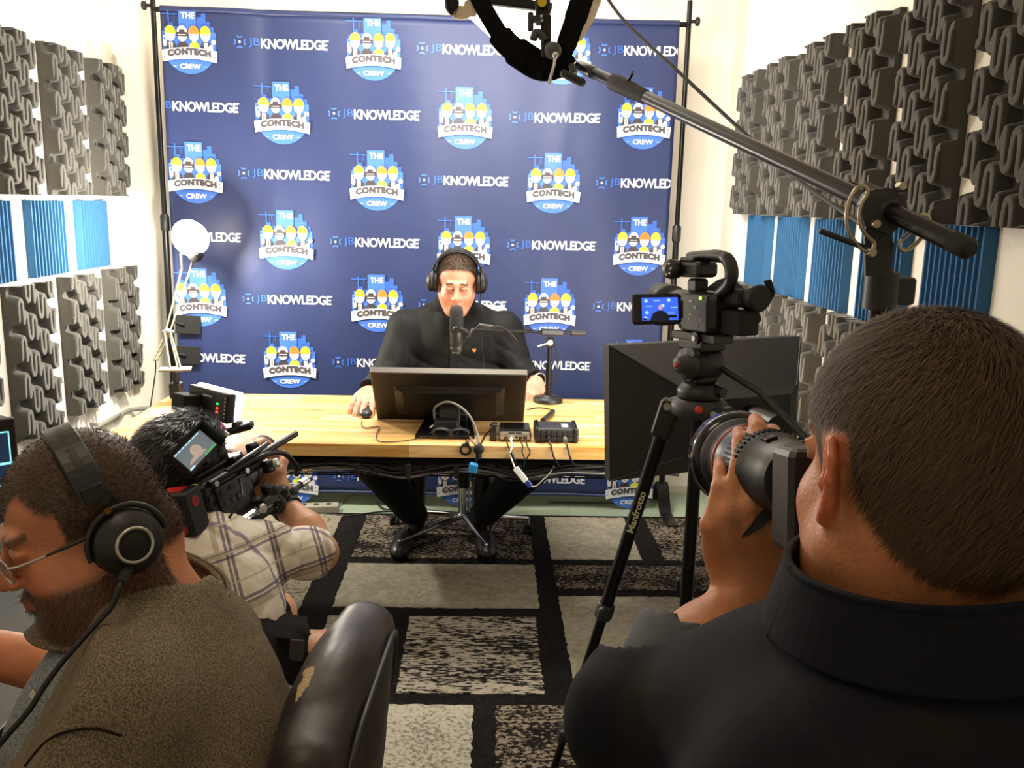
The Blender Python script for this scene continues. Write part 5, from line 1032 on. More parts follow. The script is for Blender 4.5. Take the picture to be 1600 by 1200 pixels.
# ================================================================== kneeling cameraman
sk2 = skin_mat('skin_tan'); c2 = np.array(atd(283, 742, 1.97)); R2 = frame((.34, 1, -.08), (.05, .0, 1)); s2 = 1.0
d2 = lambda x, y, D: np.array(atd(x, y, D))
sh2, el2, wr2 = d2(325, 862, 1.88), d2(497, 864, 2.02), d2(438, 782, 2.10); hip2 = d2(350, 1040, 1.80)
kn_far, kn_near, an_near = d2(422, 962, 2.10), d2(530, 1030, 1.88), d2(438, 1150, 1.80)
S = SDF((-1.05, 1.35, .03), (-.25, 2.45, 1.2), .0055); T = head(S, c2, R2, s2, ears=(1, 1)); S.cap(T(0, .03, -.06), d2(285, 850, 1.92), .056, .06, .03)
S.cap(d2(288, 860, 1.9), hip2, .10, .11, .04); S.cap(sh2, el2, .045, .042, .03); S.chain([el2, d2(478, 828, 2.05), wr2], [.043, .040, .026], .02)
hd2 = n3(d2(402, 742, 2.12)-wr2); hand(S, wr2, hd2, n3(np.array(RT)*.6-np.array(FW)*.45-np.array(UP)*.6), 1, [(.8, .9, .5), (.85, .9, .5), (.9, .9, .5), (.9, 1., .5)], 1.0, thumb=((.6, .6, -.5), (.2, .7, -.6)))
wq = d2(352, 722, 2.04); S.cap(d2(300, 800, 1.95), wq, .035, .026, .02)
hand(S, wq, n3(d2(378, 694, 2.12)-wq), n3(np.array(UP)-np.array(FW)*.3), 1, [(.2, .5, .3), (.25, .5, .3), (.3, .5, .3), (.3, .6, .3)], .95)
S.cap(hip2, kn_far, .075, .058, .04); S.cap(kn_far, kn_far+np.array((.03, .05, -.36)), .052, .034, .03); S.cap(hip2, kn_near, .08, .058, .04); S.chain([kn_near, (kn_near+an_near)/2+np.array((0, 0, -.02)), an_near], [.052, .048, .03], .03)
man2 = S.mesh('person', sk2, None, (hip2[0], hip2[1], 0), face_paint(c2, R2, s2, 'c4906c', 'a0604f', '1a1512', '14110f', hl(.075, .0, -.07))); tag(man2, 'man in plaid shirt kneeling and filming with a large shoulder camera', 'person')
pts, nr = ob_pts[man2.name]
S = SDF(c2-.17, c2+.19, .0045); E = lambda p, r, k=.03: S.ell(bl(c2, R2, s2)(*p), r, R2, k)
E((0, .016, .046), (.086, .106, .089)); E((0, .058, .01), (.075, .065, .088)); E((-.02, -.01, .11), (.05, .06, .03)); S.folds(.007, 60, 3, [R2[:, 2], R2[:, 0]])
S.cut(bl(c2, R2, s2)(0, -.07, .02), R2@np.array((0, -1, -.25))); m_h2 = hair_mat('black_hair', '15120f', .38)
hcap = S.mesh('hair', mat('black_hair_cap', '0f0d0b', .5, bump=.3, bscale=120), man2); pts, nr = ob_pts[hcap.name]
strands('hair_locks', pts, nr, ((pts-c2)@R2)[:, 2] > -.09, 14000, .034, lambda p, n: R2@np.array((.35, .5, -.75)), .2, .0009, m_h2, man2, 5, wav=.12, jit=.28)
def plaid():
    m = bpy.data.materials.new('plaid_cotton'); m.use_nodes = True; nt = m.node_tree; N = nt.nodes; L = nt.links; p = N['Principled BSDF']; p.inputs['Roughness'].default_value = .85
    tc = N.new('ShaderNodeTexCoord'); mp = N.new('ShaderNodeMapping'); mp.inputs['Rotation'].default_value = (.15, .25, -.3); L.new(tc.outputs['Object'], mp.inputs[0]); sx = N.new('ShaderNodeSeparateXYZ'); L.new(mp.outputs[0], sx.inputs[0])
    cur = None
    def mth(op, a, b=None, c_=None):
        n = N.new('ShaderNodeMath'); n.operation = op
        for i, v in enumerate((a, b, c_)):
            if v is None: continue
            if isinstance(v, (int, float)): n.inputs[i].default_value = v
            else: L.new(v, n.inputs[i])
        return n.outputs[0]
    col = None
    for ax, f, ph, w_, c in ((0, 9, .1, .05, 'b3a696'), (2, 9, .3, .06, 'b3a696'), (0, 11, .5, .035, '4a3a60'), (0, 11, .6, .03, '4a3a60'), (2, 11, .72, .035, '4a3a60'), (2, 11, .82, .03, '4a3a60'), (1, 9, .5, .04, '6b5a80'), (2, 18, .15, .04, 'c4b6a0')):
        fr_ = mth('FRACT', mth('MULTIPLY_ADD', sx.outputs[ax], f, ph)); msk = mth('MULTIPLY', mth('COMPARE', fr_, .5, w_), .75)
        mx = N.new('ShaderNodeMix'); mx.data_type = 'RGBA'; L.new(msk, mx.inputs[0]); mx.inputs[7].default_value = (*lin(c), 1)
        if col is None: mx.inputs[6].default_value = (*lin('e4ddd2'), 1)
        else: L.new(col, mx.inputs[6])
        col = mx.outputs[2]
    L.new(col, p.inputs['Base Color']); n = N.new('ShaderNodeTexNoise'); n.inputs['Scale'].default_value = 18; L.new(tc.outputs['Object'], n.inputs['Vector']); bp_ = N.new('ShaderNodeBump'); bp_.inputs['Strength'].default_value = .4; bp_.inputs['Distance'].default_value = .02; L.new(n.outputs['Fac'], bp_.inputs['Height']); L.new(bp_.outputs[0], p.inputs['Normal']); return m
S = SDF((-1.05, 1.45, .35), (-.22, 2.25, .95), .0055)
S.cap(d2(262, 868, 1.86), sh2, .085, .080, .04); S.ell(d2(310, 920, 1.88), (.165, .13, .16), k=.04); S.ell(d2(330, 985, 1.85), (.15, .125, .16), k=.05); ud = n3(el2-sh2)
S.chain([sh2, sh2*.5+el2*.5, el2-ud*.015], [.078, .062, .056], .03); S.folds(.007, 34, 8, [(1, .2, .5), (0, 1, .8), (1, 0, -1)])
S.cut(el2-ud*.005, ud*1+np.array((.0, 0, .02)), .003) if False else S.cap(el2+ud*.01, el2+ud*.08, .09, .09, .003, -1); S.cap(c2+R2@np.array((0, .03, -.08)), d2(285, 850, 1.92), .060, .062, .006, -1)
shirt2 = S.mesh('shirt', plaid(), man2)
S = SDF(el2-.11, el2+.11, .0045)
for k in (.018, .035): S.cap(el2-ud*k-ud*.008, el2-ud*k+ud*.004, .058, .058, .008)
S.cap(el2-ud*.12, el2+ud*.2, .046, .046, .004, -1); S.folds(.003, 60, 2); S.mesh('rolled_cuff', plaid(), man2)
m_sh2 = cloth_mat('black_cargo_cotton', '100f10', rough=.85)
S = SDF((-.95, 1.35, .25), (-.30, 2.3, .75), .006); S.ell(hip2+np.array((0, 0, -.01)), (.15, .14, .12), k=.04); q1 = hip2*.25+kn_far*.75; S.cap(hip2, q1, .095, .078, .04); q2 = hip2*.2+kn_near*.8; S.cap(hip2, q2, .105, .085, .04)
S.folds(.007, 30, 4); S.cap(kn_near*1.0, kn_near+(kn_near-hip2)*.3, .11, .11, .003, -1) ; S.mesh('shorts', m_sh2, man2)
for ps in ((441, 1012), (463, 1016)):
    pp = d2(*ps, 1.76); b = MB(); b.box(pp, (.028, .006, .042), basis(RT, FW, UP)@rotm(0, .08), bev=.002); b.build('pocket_tab', cloth_mat('grey_patch', '4a4745') if ps[0] == 463 else m_sh2, man2)
S = SDF(an_near-.2, an_near+np.array((.16, .16, .1)), .005); S.ell(an_near+np.array((-.01, -.04, -.05)), (.045, .10, .045), k=.03); S.cap(an_near+np.array((0, 0, -.01)), an_near+np.array((0, 0, -.05)), .038, .04, .02); S.mesh('shoe', mat('grey_canvas', '55544e', .8, bump=.2, bscale=200), man2)
b = MB()
for k in range(3): b.tube([an_near+np.array((-.02+.012*k, -.055, .012)), an_near+np.array((-.04, -.065, .035+.008*k)), an_near+np.array((-.005+.01*k, -.07, .03)), an_near+np.array((.01, -.06, .0))], .0016, 6, sub=5)
b.build('shoelaces', M_CABLE, man2)
fs_ = kn_far+np.array((.03, .05, -.36)); S = SDF((fs_[0]-.15, fs_[1]-.15, .0), (fs_[0]+.15, fs_[1]+.3, .25), .006); S.ell((fs_[0], fs_[1]+.05, .06), (.045, .12, .045), k=.03); S.cap(fs_, (fs_[0], fs_[1], .07), .042, .042, .02); S.cut((0, 0, .018), (0, 0, -1)); S.mesh('shoe', mat('grey_canvas', '55544e'), man2)
S = SDF((an_near[0]-.1, an_near[1]-.2, .0), (an_near[0]+.1, an_near[1]+.1, an_near[2]), .008)
stool = thing('low_stool', 'low black stool under the kneeling cameraman', 'stool', (hip2[0], hip2[1], 0)); b = MB(); b.lathe((hip2[0], hip2[1]+.02, hip2[2]-.155), (0, 0, 1), [(0, .14), (.01, .155), (.04, .155), (.05, .13)], 24); b.build('seat', M_BLK, stool)
for k in range(3): a = .6+k*2.09; b = MB(); b.cyl((hip2[0]+.09*math.cos(a), hip2[1]+.02+.09*math.sin(a), hip2[2]-.15), (hip2[0]+.15*math.cos(a), hip2[1]+.02+.15*math.sin(a), .012), .012); b.build('leg', M_BLK, stool)
# watch on his left wrist
wa = Vector(n3(d2(478, 828, 2.05)-wr2)); wc_ = Vector(wr2)+wa*.022; wn = (-FW+RT*-.2+UP*.15); wn = (wn-wa*wn.dot(wa)).normalized(); ws = wa.cross(wn)
wt = thing('wristwatch', 'chunky black wristwatch with pale dial on the left wrist of the kneeling cameraman', 'watch', wc_)
b = MB(); b.ribbon([wc_+(wn*math.cos(t)+ws*math.sin(t))*.034 for t in np.linspace(0, 2*PI, 25)], wa, .024, .004); b.build('strap', M_RUB, wt)
wf = wc_+wn*.034; b = MB(); b.lathe(wf, wn, [(0, .026), (.006, .0275), (.013, .0265), (.015, .022)], 28); b.build('case', M_BLK, wt)
b = MB(); b.lathe(wf+wn*.0155, wn, [(0, .0215), (.0005, .021)], 24); dl = b.build('dial', mat('dial_dark', '26282a', .4), wt)
b = MB()
for k in range(12): a = k*PI/6; u_ = wa*math.cos(a)+ws*math.sin(a); b.box(wf+wn*.0166+u_*.017, (.006, .0022, .0008), basis(u_, wn.cross(u_), wn))
for a, l in ((.6, .010), (2.3, .014)): u_ = wa*math.cos(a)+ws*math.sin(a); b.box(wf+wn*.017+u_*l*.5, (l, .002, .0008), basis(u_, wn.cross(u_), wn))
b.build('hour_marks', mat('pale_print', 'cfcba9'), dl)
# ------------------------------------------------------------------ his camera rig
ax2 = V(.36, .90, .10).normalized(); rr2 = ax2.cross(V(0, 0, 1)).normalized(); rr2 = (rr2+V(0, 0, .25)).normalized(); uu2 = rr2.cross(ax2).normalized(); rr2 = ax2.cross(uu2).normalized(); KB = basis(rr2, ax2, uu2); kc = atd(335, 778, 1.93)
K = lambda r, f, u: kc-rr2*r+ax2*f+uu2*u
rig = thing('cinema_camera_rig', 'black shoulder-mounted cinema camera with lens, rods and tilted monitor held by kneeling man', 'video camera', kc)
b = MB(); b.box(K(0, 0, 0), (.10, .15, .11), KB, bev=.008); b.box(K(-.052, .0, .0), (.012, .10, .07), KB, bev=.003); b.box(K(0, -.085, .01), (.085, .03, .09), KB, bev=.004); b.build('camera_body', M_BLK, rig)
b = MB(); b.box(K(0, .02, .062), (.05, .16, .014), KB, bev=.003); b.box(K(0, .0, .10), (.022, .15, .018), KB, bev=.006); b.box(K(0, .06, .08), (.02, .02, .04), KB); b.build('top_handle', M_BMET, rig)
l0, l1 = K(0, .08, .005), atd(409, 704, 2.22); la = (l1-l0).normalized(); ll = (l1-l0).length
b = MB(); b.lathe(l0, la, [(0, .030), (.01, .036), (ll*.25, .036), (ll*.27, .040), (ll*.5, .040), (ll*.52, .037), (ll*.62, .0385), (ll*.8, .0405), (ll, .0415), (ll, .035), (ll-.02, .028), (ll-.02, .001)], 32); ln2 = b.build('lens', M_BLK, rig)
b = MB(); b.lathe(l0+la*ll*.70, la, [(0, .0400), (.001, .0412), (.006, .0412), (.007, .0402)], 32, cap=False); b.build('red_ring', mat('red_band', '8c2326', .5), ln2)
for k in range(28): pass
b = MB()
for k in range(36):
    a = k*2*PI/36; u_ = rr2*math.cos(a)+uu2*math.sin(a); b.box(l0+la*ll*.38+u_*.041, (.0035, ll*.2, .002), basis(la.cross(u_), la, u_))
b.build('focus_ring_ribs', M_RUB, ln2)
b = MB()
for r_, u_ in ((-.03, -.075), (.03, -.075), (-.055, .05)): b.cyl(K(r_, -.06, u_), K(r_, .26, u_), .0075, n=12)
b.build('support_rods', M_BMET, rig)
for r_ in (-.03, .03): b = MB(); b.cyl(K(r_, .25, -.075), K(r_, .275, -.075), .010, n=12); b.build('rod_end', M_SIL, rig)
b = MB(); b.box(K(0, .02, -.078), (.10, .20, .018), KB, bev=.004); b.box(K(0, -.03, -.105), (.08, .22, .02), KB, bev=.008); b.build('base_plate', M_BMET, rig)
b = MB()
for p in (K(-.06, .10, -.03), K(-.065, .12, .02), K(-.05, .16, -.06), K(.0, .17, -.07), K(-.02, .14, .06)): b.box(p, (.024, .026, .030), KB, bev=.006)
b.build('rod_clamps', M_BLK, rig)['kind'] = 'stuff'
for k, p in enumerate((K(-.078, .10, -.03), K(-.08, .12, .025), K(-.07, .165, -.06), K(-.075, .04, -.05))): b = MB(); b.lathe(p, rr2, [(0, .008), (.003, .011), (.012, .011), (.014, .006)], 12); b.build('knob', M_SIL if k % 2 else M_DG, rig)
b = MB(); b.tube([K(-.055, .05, .045), K(-.06, .13, .045), K(-.055, .20, .02), K(-.045, .24, -.03)], .0065, 10, sub=4); b.tube([K(-.055, .0, .055), K(-.06, .10, .062), K(-.03, .18, .055)], .006, 10, sub=4); b.build('articulating_arm', M_BMET, rig)
b = MB(); b.tube([K(-.065, -.02, -.05), K(-.075, -.05, -.07), K(-.06, -.08, -.10), K(-.04, -.06, -.13)], .003, 8, sub=5); b.tube([K(-.065, .02, .02), K(-.09, -.02, .0), K(-.075, -.06, -.03)], .0028, 8, sub=5); b.build('rig_cables', M_CABLE, rig)
b = MB(); b.cyl(K(-.07, -.045, -.05), K(-.075, -.055, -.075), .0055); b.cyl(K(-.055, -.075, -.095), K(-.05, -.075, -.125), .005); b.build('cable_plugs', M_SIL, rig)
b = MB()
for r_, f_, u_, w_, h_ in ((-.0585, -.03, .022, .018, .008), (-.0585, .0, .022, .018, .008), (-.0585, .03, .022, .012, .012), (-.0585, -.03, -.005, .012, .012), (-.0585, -.008, -.005, .012, .012), (-.0585, .018, -.006, .026, .016), (-.051, -.06, -.03, .016, .012), (-.051, -.06, -.005, .016, .012), (-.051, -.06, .02, .016, .012)): b.box(K(r_, f_, u_), (.003, w_, h_), KB)
b.build('side_buttons', M_DG, rig)
b = MB(); put_text(b, 'REC', K(-.0605, .018, -.006), ax2, uu2, .014, .006, 0, .02); b.build('button_print', M_PAPER, rig)
b = MB()
for k in range(9): b.box(K(-.04+.01*k, -.02, .0555), (.005, .09, .003), KB)
b.build('top_vents', M_BLK2, rig)
b = MB(); b.box(K(-.03, .06, .064), (.03, .03, .014), KB, bev=.003); b.box(K(.03, .05, .066), (.02, .05, .018), KB, bev=.003); b.cyl(K(-.045, .04, .03), K(-.045, .11, .03), .012); b.box(K(-.07, .075, -.045), (.03, .05, .02), KB, bev=.004); b.build('accessory_block', M_BLK, rig)
for f_, u_ in ((.055, .035), (-.045, .045), (.06, -.035)): b = MB(); b.cyl(K(-.05, f_, u_), K(-.0625, f_, u_), .0065, n=12); b.build('bolt', M_SIL, rig)
# battery, seen from the back
bt = atd(285, 800, 1.80); Rt = basis(rr2, ax2, uu2)@rotm(0, .05, .1)
b = MB(); b.box(bt, (.075, .055, .095), Rt, bev=.005); bo = b.build('battery', mat('battery_blue_black', '15181f', .45), rig)
b = MB(); b.box(bt+Rt@V(-.006, -.0, .048), (.046, .030, .002), Rt); b.build('red_label', M_RED, bo)
b = MB(); b.box(bt+Rt@V(-.008, -.028, .020), (.040, .002, .012), Rt, bev=.001); b.build('grey_label', mat('grey_patch', '4a4745'), bo)
b = MB(); b.lathe(bt+Rt@V(.012, -.0275, -.028), Rt@V(0, -1, 0), [(0, .013), (.0015, .012)], 12); b.lathe(bt+Rt@V(.0375, .0, .02), Rt@V(1, 0, 0), [(0, .012), (.0015, .011)], 12); b.build('red_mark', mat('dull_red', '8c1d1a', .5), bo)
b = MB(); b.box(atd(303, 760, 1.83), (.016, .012, .008), Rt, bev=.003); b.build('yellow_plug', mat('yellow_plug', 'e8dc2a', .4), rig)
# tilted monitor: corners as seen
mo = [atd(265, 709, 1.80), atd(293, 752, 1.80), atd(341, 697, 1.86), atd(318, 660, 1.86)]
mcn = sum(mo, V(0, 0, 0))/4; e1_ = ((mo[3]+mo[2])/2-(mo[0]+mo[1])/2); e2_ = ((mo[0]+mo[3])/2-(mo[1]+mo[2])/2); w1_, w2_ = e1_.length, e2_.length; e1_.normalize(); nz_ = e1_.cross(e2_).normalized(); nz_ = nz_ if nz_.dot(CAM-mcn) > 0 else -nz_; e2_ = nz_.cross(e1_); MR = basis(e1_, e2_, nz_)
b = MB(); b.box(mcn-nz_*.010, (w1_, w2_, .020), MR, bev=.003); mo_ = b.build('field_monitor', M_BLK, rig)
b = MB(); hw, hh = w1_/2, w2_/2
for sx_, sy_, w_, h_ in ((0, 1, w1_, .004), (-1, 0, .004, w2_), (1, 0, .004, w2_)): b.box(mcn+e1_*sx_*hw+e2_*sy_*hh+nz_*.010, (w_, h_, .028), MR)
b.build('sun_hood', M_BLK2, mo_)
b = MB(); sw_, sh_ = w1_*.82, w2_*.74; Q = lambda x, y, k=0: mcn+e1_*x*sw_+e2_*y*sh_+nz_*(.0012+k*.0003)
b.add([Q(-.5, -.5), Q(.5, -.5), Q(.5, .5), Q(-.5, .5)], [(0, 1, 2, 3)], 0); vs, fs = disc2(.02, -.05, .16, .30, 16, rings=1); b.add([Q(x, y, 1) for x, y in vs], fs, 1)
vs, fs = disc2(-.08, -.32, .3, .18, 16, 0, PI, rings=1); b.add([Q(x, y, 1) for x, y in vs], fs, 1)
for i in range(7): b.add([Q(*p, 2) for p in ((-.48+.13*i, .42), (-.38+.13*i, .42), (-.38+.13*i, .48), (-.48+.13*i, .48))], [(0, 1, 2, 3)], 3)
for i in range(5): b.add([Q(*p, 2) for p in ((.1+.08*i, -.48), (.15+.08*i, -.48), (.15+.08*i, -.40), (.1+.08*i, -.40))], [(0, 1, 2, 3)], 2)
b.add([Q(*p, 2) for p in ((-.49, -.5), (-.3, -.5), (-.3, -.42), (-.49, -.42))], [(0, 1, 2, 3)], 3)
b.build('monitor_picture', [em('screen_grey', '5c6468', .9), em('screen_face', 'a08f80', .8), em('screen_green', '3fae4a', 1.), em('screen_cyan2', '9fc8d8', 1.)], mo_)
b = MB(); b.cyl(mcn-nz_*.02-e2_*.03, K(0, .02, .10), .008); b.build('monitor_arm', M_BMET, rig)
b = MB(); b.box(atd(362, 672, 2.05), (.10, .035, .018), KB@rotm(0, 0, .5), bev=.006); b.sph(atd(372, 667, 2.05), .016, 10); b.build('side_handle', M_BLK, rig)
b = MB(); b.cyl(atd(340, 664, 1.98), atd(348, 673, 1.98), .011); b.build('red_record_button', mat('crimson_plastic', 'c42a4a', .4), rig)
b = MB(); b.cyl(atd(325, 662, 1.98), atd(338, 664, 1.98), .008); b.cyl(atd(335, 668, 1.99), atd(355, 682, 2.0), .009); b.build('cold_shoe', M_SIL, rig)
# LED panel on top
lp_ = [atd(300, 600, 2.12), atd(361, 616, 2.03), atd(361, 661, 2.03), atd(301, 646, 2.12)]; lcn = sum(lp_, V(0, 0, 0))/4; f1 = (lp_[1]-lp_[0]); lw = f1.length; f1.normalize(); lh = ((lp_[0]-lp_[3]).length+(lp_[1]-lp_[2]).length)/2; f3 = ((lp_[0]-lp_[3])); f3 = (f3-f1*f3.dot(f1)).normalized(); f2 = f3.cross(f1); f2 = f2 if f2.y > 0 else -f2; LR_ = basis(f1, f2, f3) if f1.cross(f2).dot(f3) > 0 else basis(-f1, f2, f3)
led = thing('led_panel_light', 'small black LED video light with bright white front on top of the cinema camera', 'video light', lcn)
b = MB(); b.box(lcn, (lw, .024, lh), LR_, bev=.003); b.build('housing', M_BLK, led)
b = MB(); b.box(lcn+f2*.020+f3*.002, (lw*1.03, .018, lh*1.04), LR_, bev=.003); b.build('light_front', mat('led_glow', 'f4f7ff', .5, emit=9), led)
b = MB(); b.box(lcn-f2*.034-f1*lw*.32-f3*.004, (.052, .044, .040), LR_, bev=.004); b.build('battery', M_BLK2, led)
b = MB(); put_text(b, 'aputure', lcn-f2*.0125+f3*lh*.28+f1*.001, f1, f3, .034, .006, 0, .02); b.build('lettering', M_PAPER, led)
for nm, c, du, w_, h_ in (('green_digit', '39ff6a', .10, .008, .003), ('red_digit', 'ff3a2a', -.05, .008, .005), ('red_digit', 'ff3a2a', -.18, .008, .006)): b = MB(); b.box(lcn-f2*.0128+f1*lw*.27+f3*lh*du, (w_, .001, h_), LR_); b.build(nm, em(nm, c, 2), led)
b = MB(); b.cyl(lcn-f3*lh*.5, lcn-f3*(lh*.5+.02), .008); b.cyl(lcn-f3*(lh*.5+.02), K(.0, .06, .105), .006); b.build('mount', M_BMET, led)
b = MB()
for k in range(6): b.box(lcn-f2*.0128+f1*lw*.45+f3*lh*(.35-.13*k), (.003, .001, .003), LR_)
b.build('indicator_dots', M_PAPER, led)
LEDP = lcn+f2*.06
# ================================================================== bearded man, lower left
sk3 = skin_mat('skin_ruddy'); c3 = np.array(atd(136, 815, 1.19)); R3 = frame((-.81, -.58, -.30), (-.1, 0, 1)); s3 = 1.02; d3 = d2
S = SDF((-1.12, .75, .45), (-.22, 1.65, 1.28), .0045); T = head(S, c3, R3, s3, ears=(0, 0), heavy=1.3, flat=1)
S.cap(T(0, .03, -.06), d3(225, 985, 1.22), .066, .085, .03); S.cap(T(0, .0, -.10), d3(200, 990, 1.22), .07, .08, .04); S.ell(T(0, .06, -.04), (.05, .04, .05), k=.03)
S.cap(d3(235, 1000, 1.27), d3(235, 1350, 1.25), .10, .13, .04)
w3 = d3(-60, 1010, 1.42); e3_ = d3(120, 1050, 1.40); S.cap(e3_, w3, .045, .034, .02); hand(S, w3, (-1, .1, -.1), (.1, 0, 1), -1, [(.3, .4, .3)]*4, 1.0)
w3b = np.array((-.93, .92, .76)); S.cap(d3(60, 1330, 1.0), w3b, .045, .03, .02); hand(S, w3b, (-1, .1, -.2), (-.2, 0, 1), 1, [(.3, .4, .3)]*4, 1.0)
def brd(x, y, z): return sstep(-.035, -.055, z-.30*(y+.02)*(y > -.02))*(y < .06)*(1-.85*np.exp(-(x/.024)**4-((z+.066)/.009)**4))*sstep(.085, .05, y)*.88
def hf3(x, y, z):
    front = .088-.045*np.exp(-((x)/.03)**2); lim = np.where(y < .0, front-(front-.045)*sstep(.03, .07, np.abs(x)), .045+(-.06-.045)*sstep(-.0, .05, y)); side = (np.abs(x) > .05)*(y > -.035)*(z > -.0)
    return np.clip(sstep(lim-.01, lim+.01, z)+side*sstep(-.045, -.03, y)*sstep(.0, .01, z), 0, 1)*.94
man3 = S.mesh('person', sk3, None, (c3[0], c3[1], 0), face_paint(c3, R3, s3, 'bd7a55', '9c5244', '3a2618', '35281c', hf3, '55341f', brd)); tag(man3, 'bearded man with glasses and headphones in grey sweater at lower left', 'person')
pts, nr = ob_pts[man3.name]; q = ((pts-c3)@R3)/s3; hm = hf3(*q.T)
strands('hair', pts, nr, (hm > .6)*(np.linalg.norm(q, axis=1) < .16), 16000, .0038, lambda p, n: R3@np.array((0, -.7, .3)), .9, .00045, hair_mat('brown_crop', '4a3826'), man3, 7)
strands('beard', pts, nr, (brd(*q.T) > .6)*(np.linalg.norm(q, axis=1) < .17), 12000, .009, lambda p, n: R3@np.array((0, -.3, -1)), .7, .0004, hair_mat('reddish_brown_beard', '5a3820'), man3, 8)
m_sw = cloth_mat('heather_wool', '51483a', '8a7c66', 430, .95, .3, (.38, .66))
S = SDF((-.98, .62, .40), (-.18, 1.62, 1.10), .006)
S.ell(d3(237, 1115, 1.24), (.150, .20, .20), k=.05); S.ell(d3(215, 1250, 1.22), (.23, .25, .22), k=.08); S.cap(d3(150, 1120, 1.06), d3(275, 1035, 1.36), .095, .095, .06); S.cap(d3(220, 985, 1.23), d3(240, 1060, 1.25), .095, .13, .05)
S.chain([d3(150, 1130, 1.05), d3(70, 1330, .98), np.array((-.90, .92, .77))], [.098, .080, .052], .04); S.cap(d3(300, 1010, 1.38), d3(150, 1060, 1.45), .09, .06, .05)
S.folds(.006, 15, 12, [(1, .2, .6), (.4, 1, .4), (-.4, .3, 1)]); fr3 = R3[:, 1]*-1
S.cap(c3+R3@np.array((0, .035, -.06)), d3(228, 975, 1.26), .088, .096, .006, -1)
S.cut(d3(78, 1060, 1.2), (-1, -.32, .62), .01)
sw3 = S.mesh('sweater', m_sw, man3)
# fold-down collar, seam lines, denim shirt under the open front
nkc = Vector(d3(222, 958, 1.26)); cax = V(.30, .05, 1).normalized(); cx_ = V(1, 0, 0)-cax*cax.x; cx_.normalize(); cy_ = cax.cross(cx_)
def collar(rad, w_, a0, a1, m, nm, par, dz=0, flare=.5, drop=.0):
    pts_ = []; sides = []
    for t in np.linspace(a0, a1, 72):
        u_ = cx_*math.cos(t)+cy_*math.sin(t); f_ = max(0, -math.cos(t)); pts_.append(nkc+u_*(rad+.01*f_)+cax*(dz-drop*f_)); sides.append(cax-u_*flare*(-1)*-1)
    b = MB(); b.ribbon(pts_, sides, w_, .007); return b.build(nm, m, par, bevel=.002)
collar(.112, .062, -2.75, 2.75, m_sw, 'collar', sw3, .035, .75, .06)
collar(.103, .060, -2.7, 2.7, m_sw, 'collar_stand', sw3, .030, -.12, .05)
m_dn = cloth_mat('pale_denim', '60686c', '8a9296', 300, .9, .2)
S = SDF((-1.02, .82, .40), (-.45, 1.5, 1.0), .006); S.ell(d3(195, 1210, 1.22), (.14, .13, .22), k=.05); S.cap(d3(150, 1045, 1.20), d3(120, 1150, 1.20), .045, .075, .05); S.folds(.004, 26, 6); S.cap(c3+R3@np.array((0, .0, -.08)), d3(190, 985, 1.24), .080, .082, .006, -1); dn3 = S.mesh('denim_shirt', m_dn, man3)
b = MB(); b.lathe(d3(53, 1086, 1.10), (-FW).normalized(), [(0, .0055), (.002, .005)], 12); b.build('button', M_SIL, dn3)
b = MB(); b.tube([d3(x, y, D) for x, y, D in ((38, 1198, .93), (70, 1160, .945), (105, 1143, .95), (150, 1139, .955), (190, 1150, .96))], .0016, 6, sub=6); b.build('sleeve_seam', cloth_mat('seam_thread', '1c1813'), sw3)
S = SDF((-1.0, .8, .05), (-.2, 1.65, .72), .012); S.ell((-.46, 1.2, .50), (.22, .2, .15), k=.05)
for y in (1.07, 1.35): S.cap((-.46, y, .52), (-.86, y, .50), .10, .08, .04); S.cap((-.86, y, .50), (-.86, y, .12), .075, .055, .04)
S.mesh('trousers', cloth_mat('dark_trouser', '1d1b1a'), man3)
for y in (1.07, 1.35): S = SDF((-1.15, y-.1, 0), (-.75, y+.1, .2), .008); S.ell((-.92, y, .055), (.13, .05, .05)); S.cut((0, 0, .017), (0, 0, -1)); S.mesh('shoe', M_BLK, man3)
headphones('closed_headphones', 'large black headphones with silver ring worn by the bearded man', c3, R3, s3*.95, tuple(c3), ring=True, cupz=-.016, ear=.084, dy=.010)
tc3 = lambda *p: Vector(bl(c3, R3, s3*.95)(*p))
p0_ = tc3(.100, .016, -.055); b = MB()
hc3 = [p0_, Vector(d3(188, 912, 1.08)), Vector(d3(176, 945, 1.07)), Vector(d3(150, 975, 1.06)), Vector(d3(105, 1025, 1.04)), Vector(d3(72, 1068, 1.03)), Vector(d3(45, 1110, 1.02)), Vector(d3(10, 1150, 1.02)), Vector(d3(-20, 1185, 1.02))]
b.tube(hc3, .0036, 8, sub=7); hcb = tag(b.build('headphone_cable', M_CABLE, loc=p0_), 'thick black headphone cord running down the sweater of the bearded man', 'cord')
b = MB(); b.cyl(p0_+V(0, 0, .01), hc3[1], .0075, .0055); b.build('strain_relief', M_RUB, hcb)
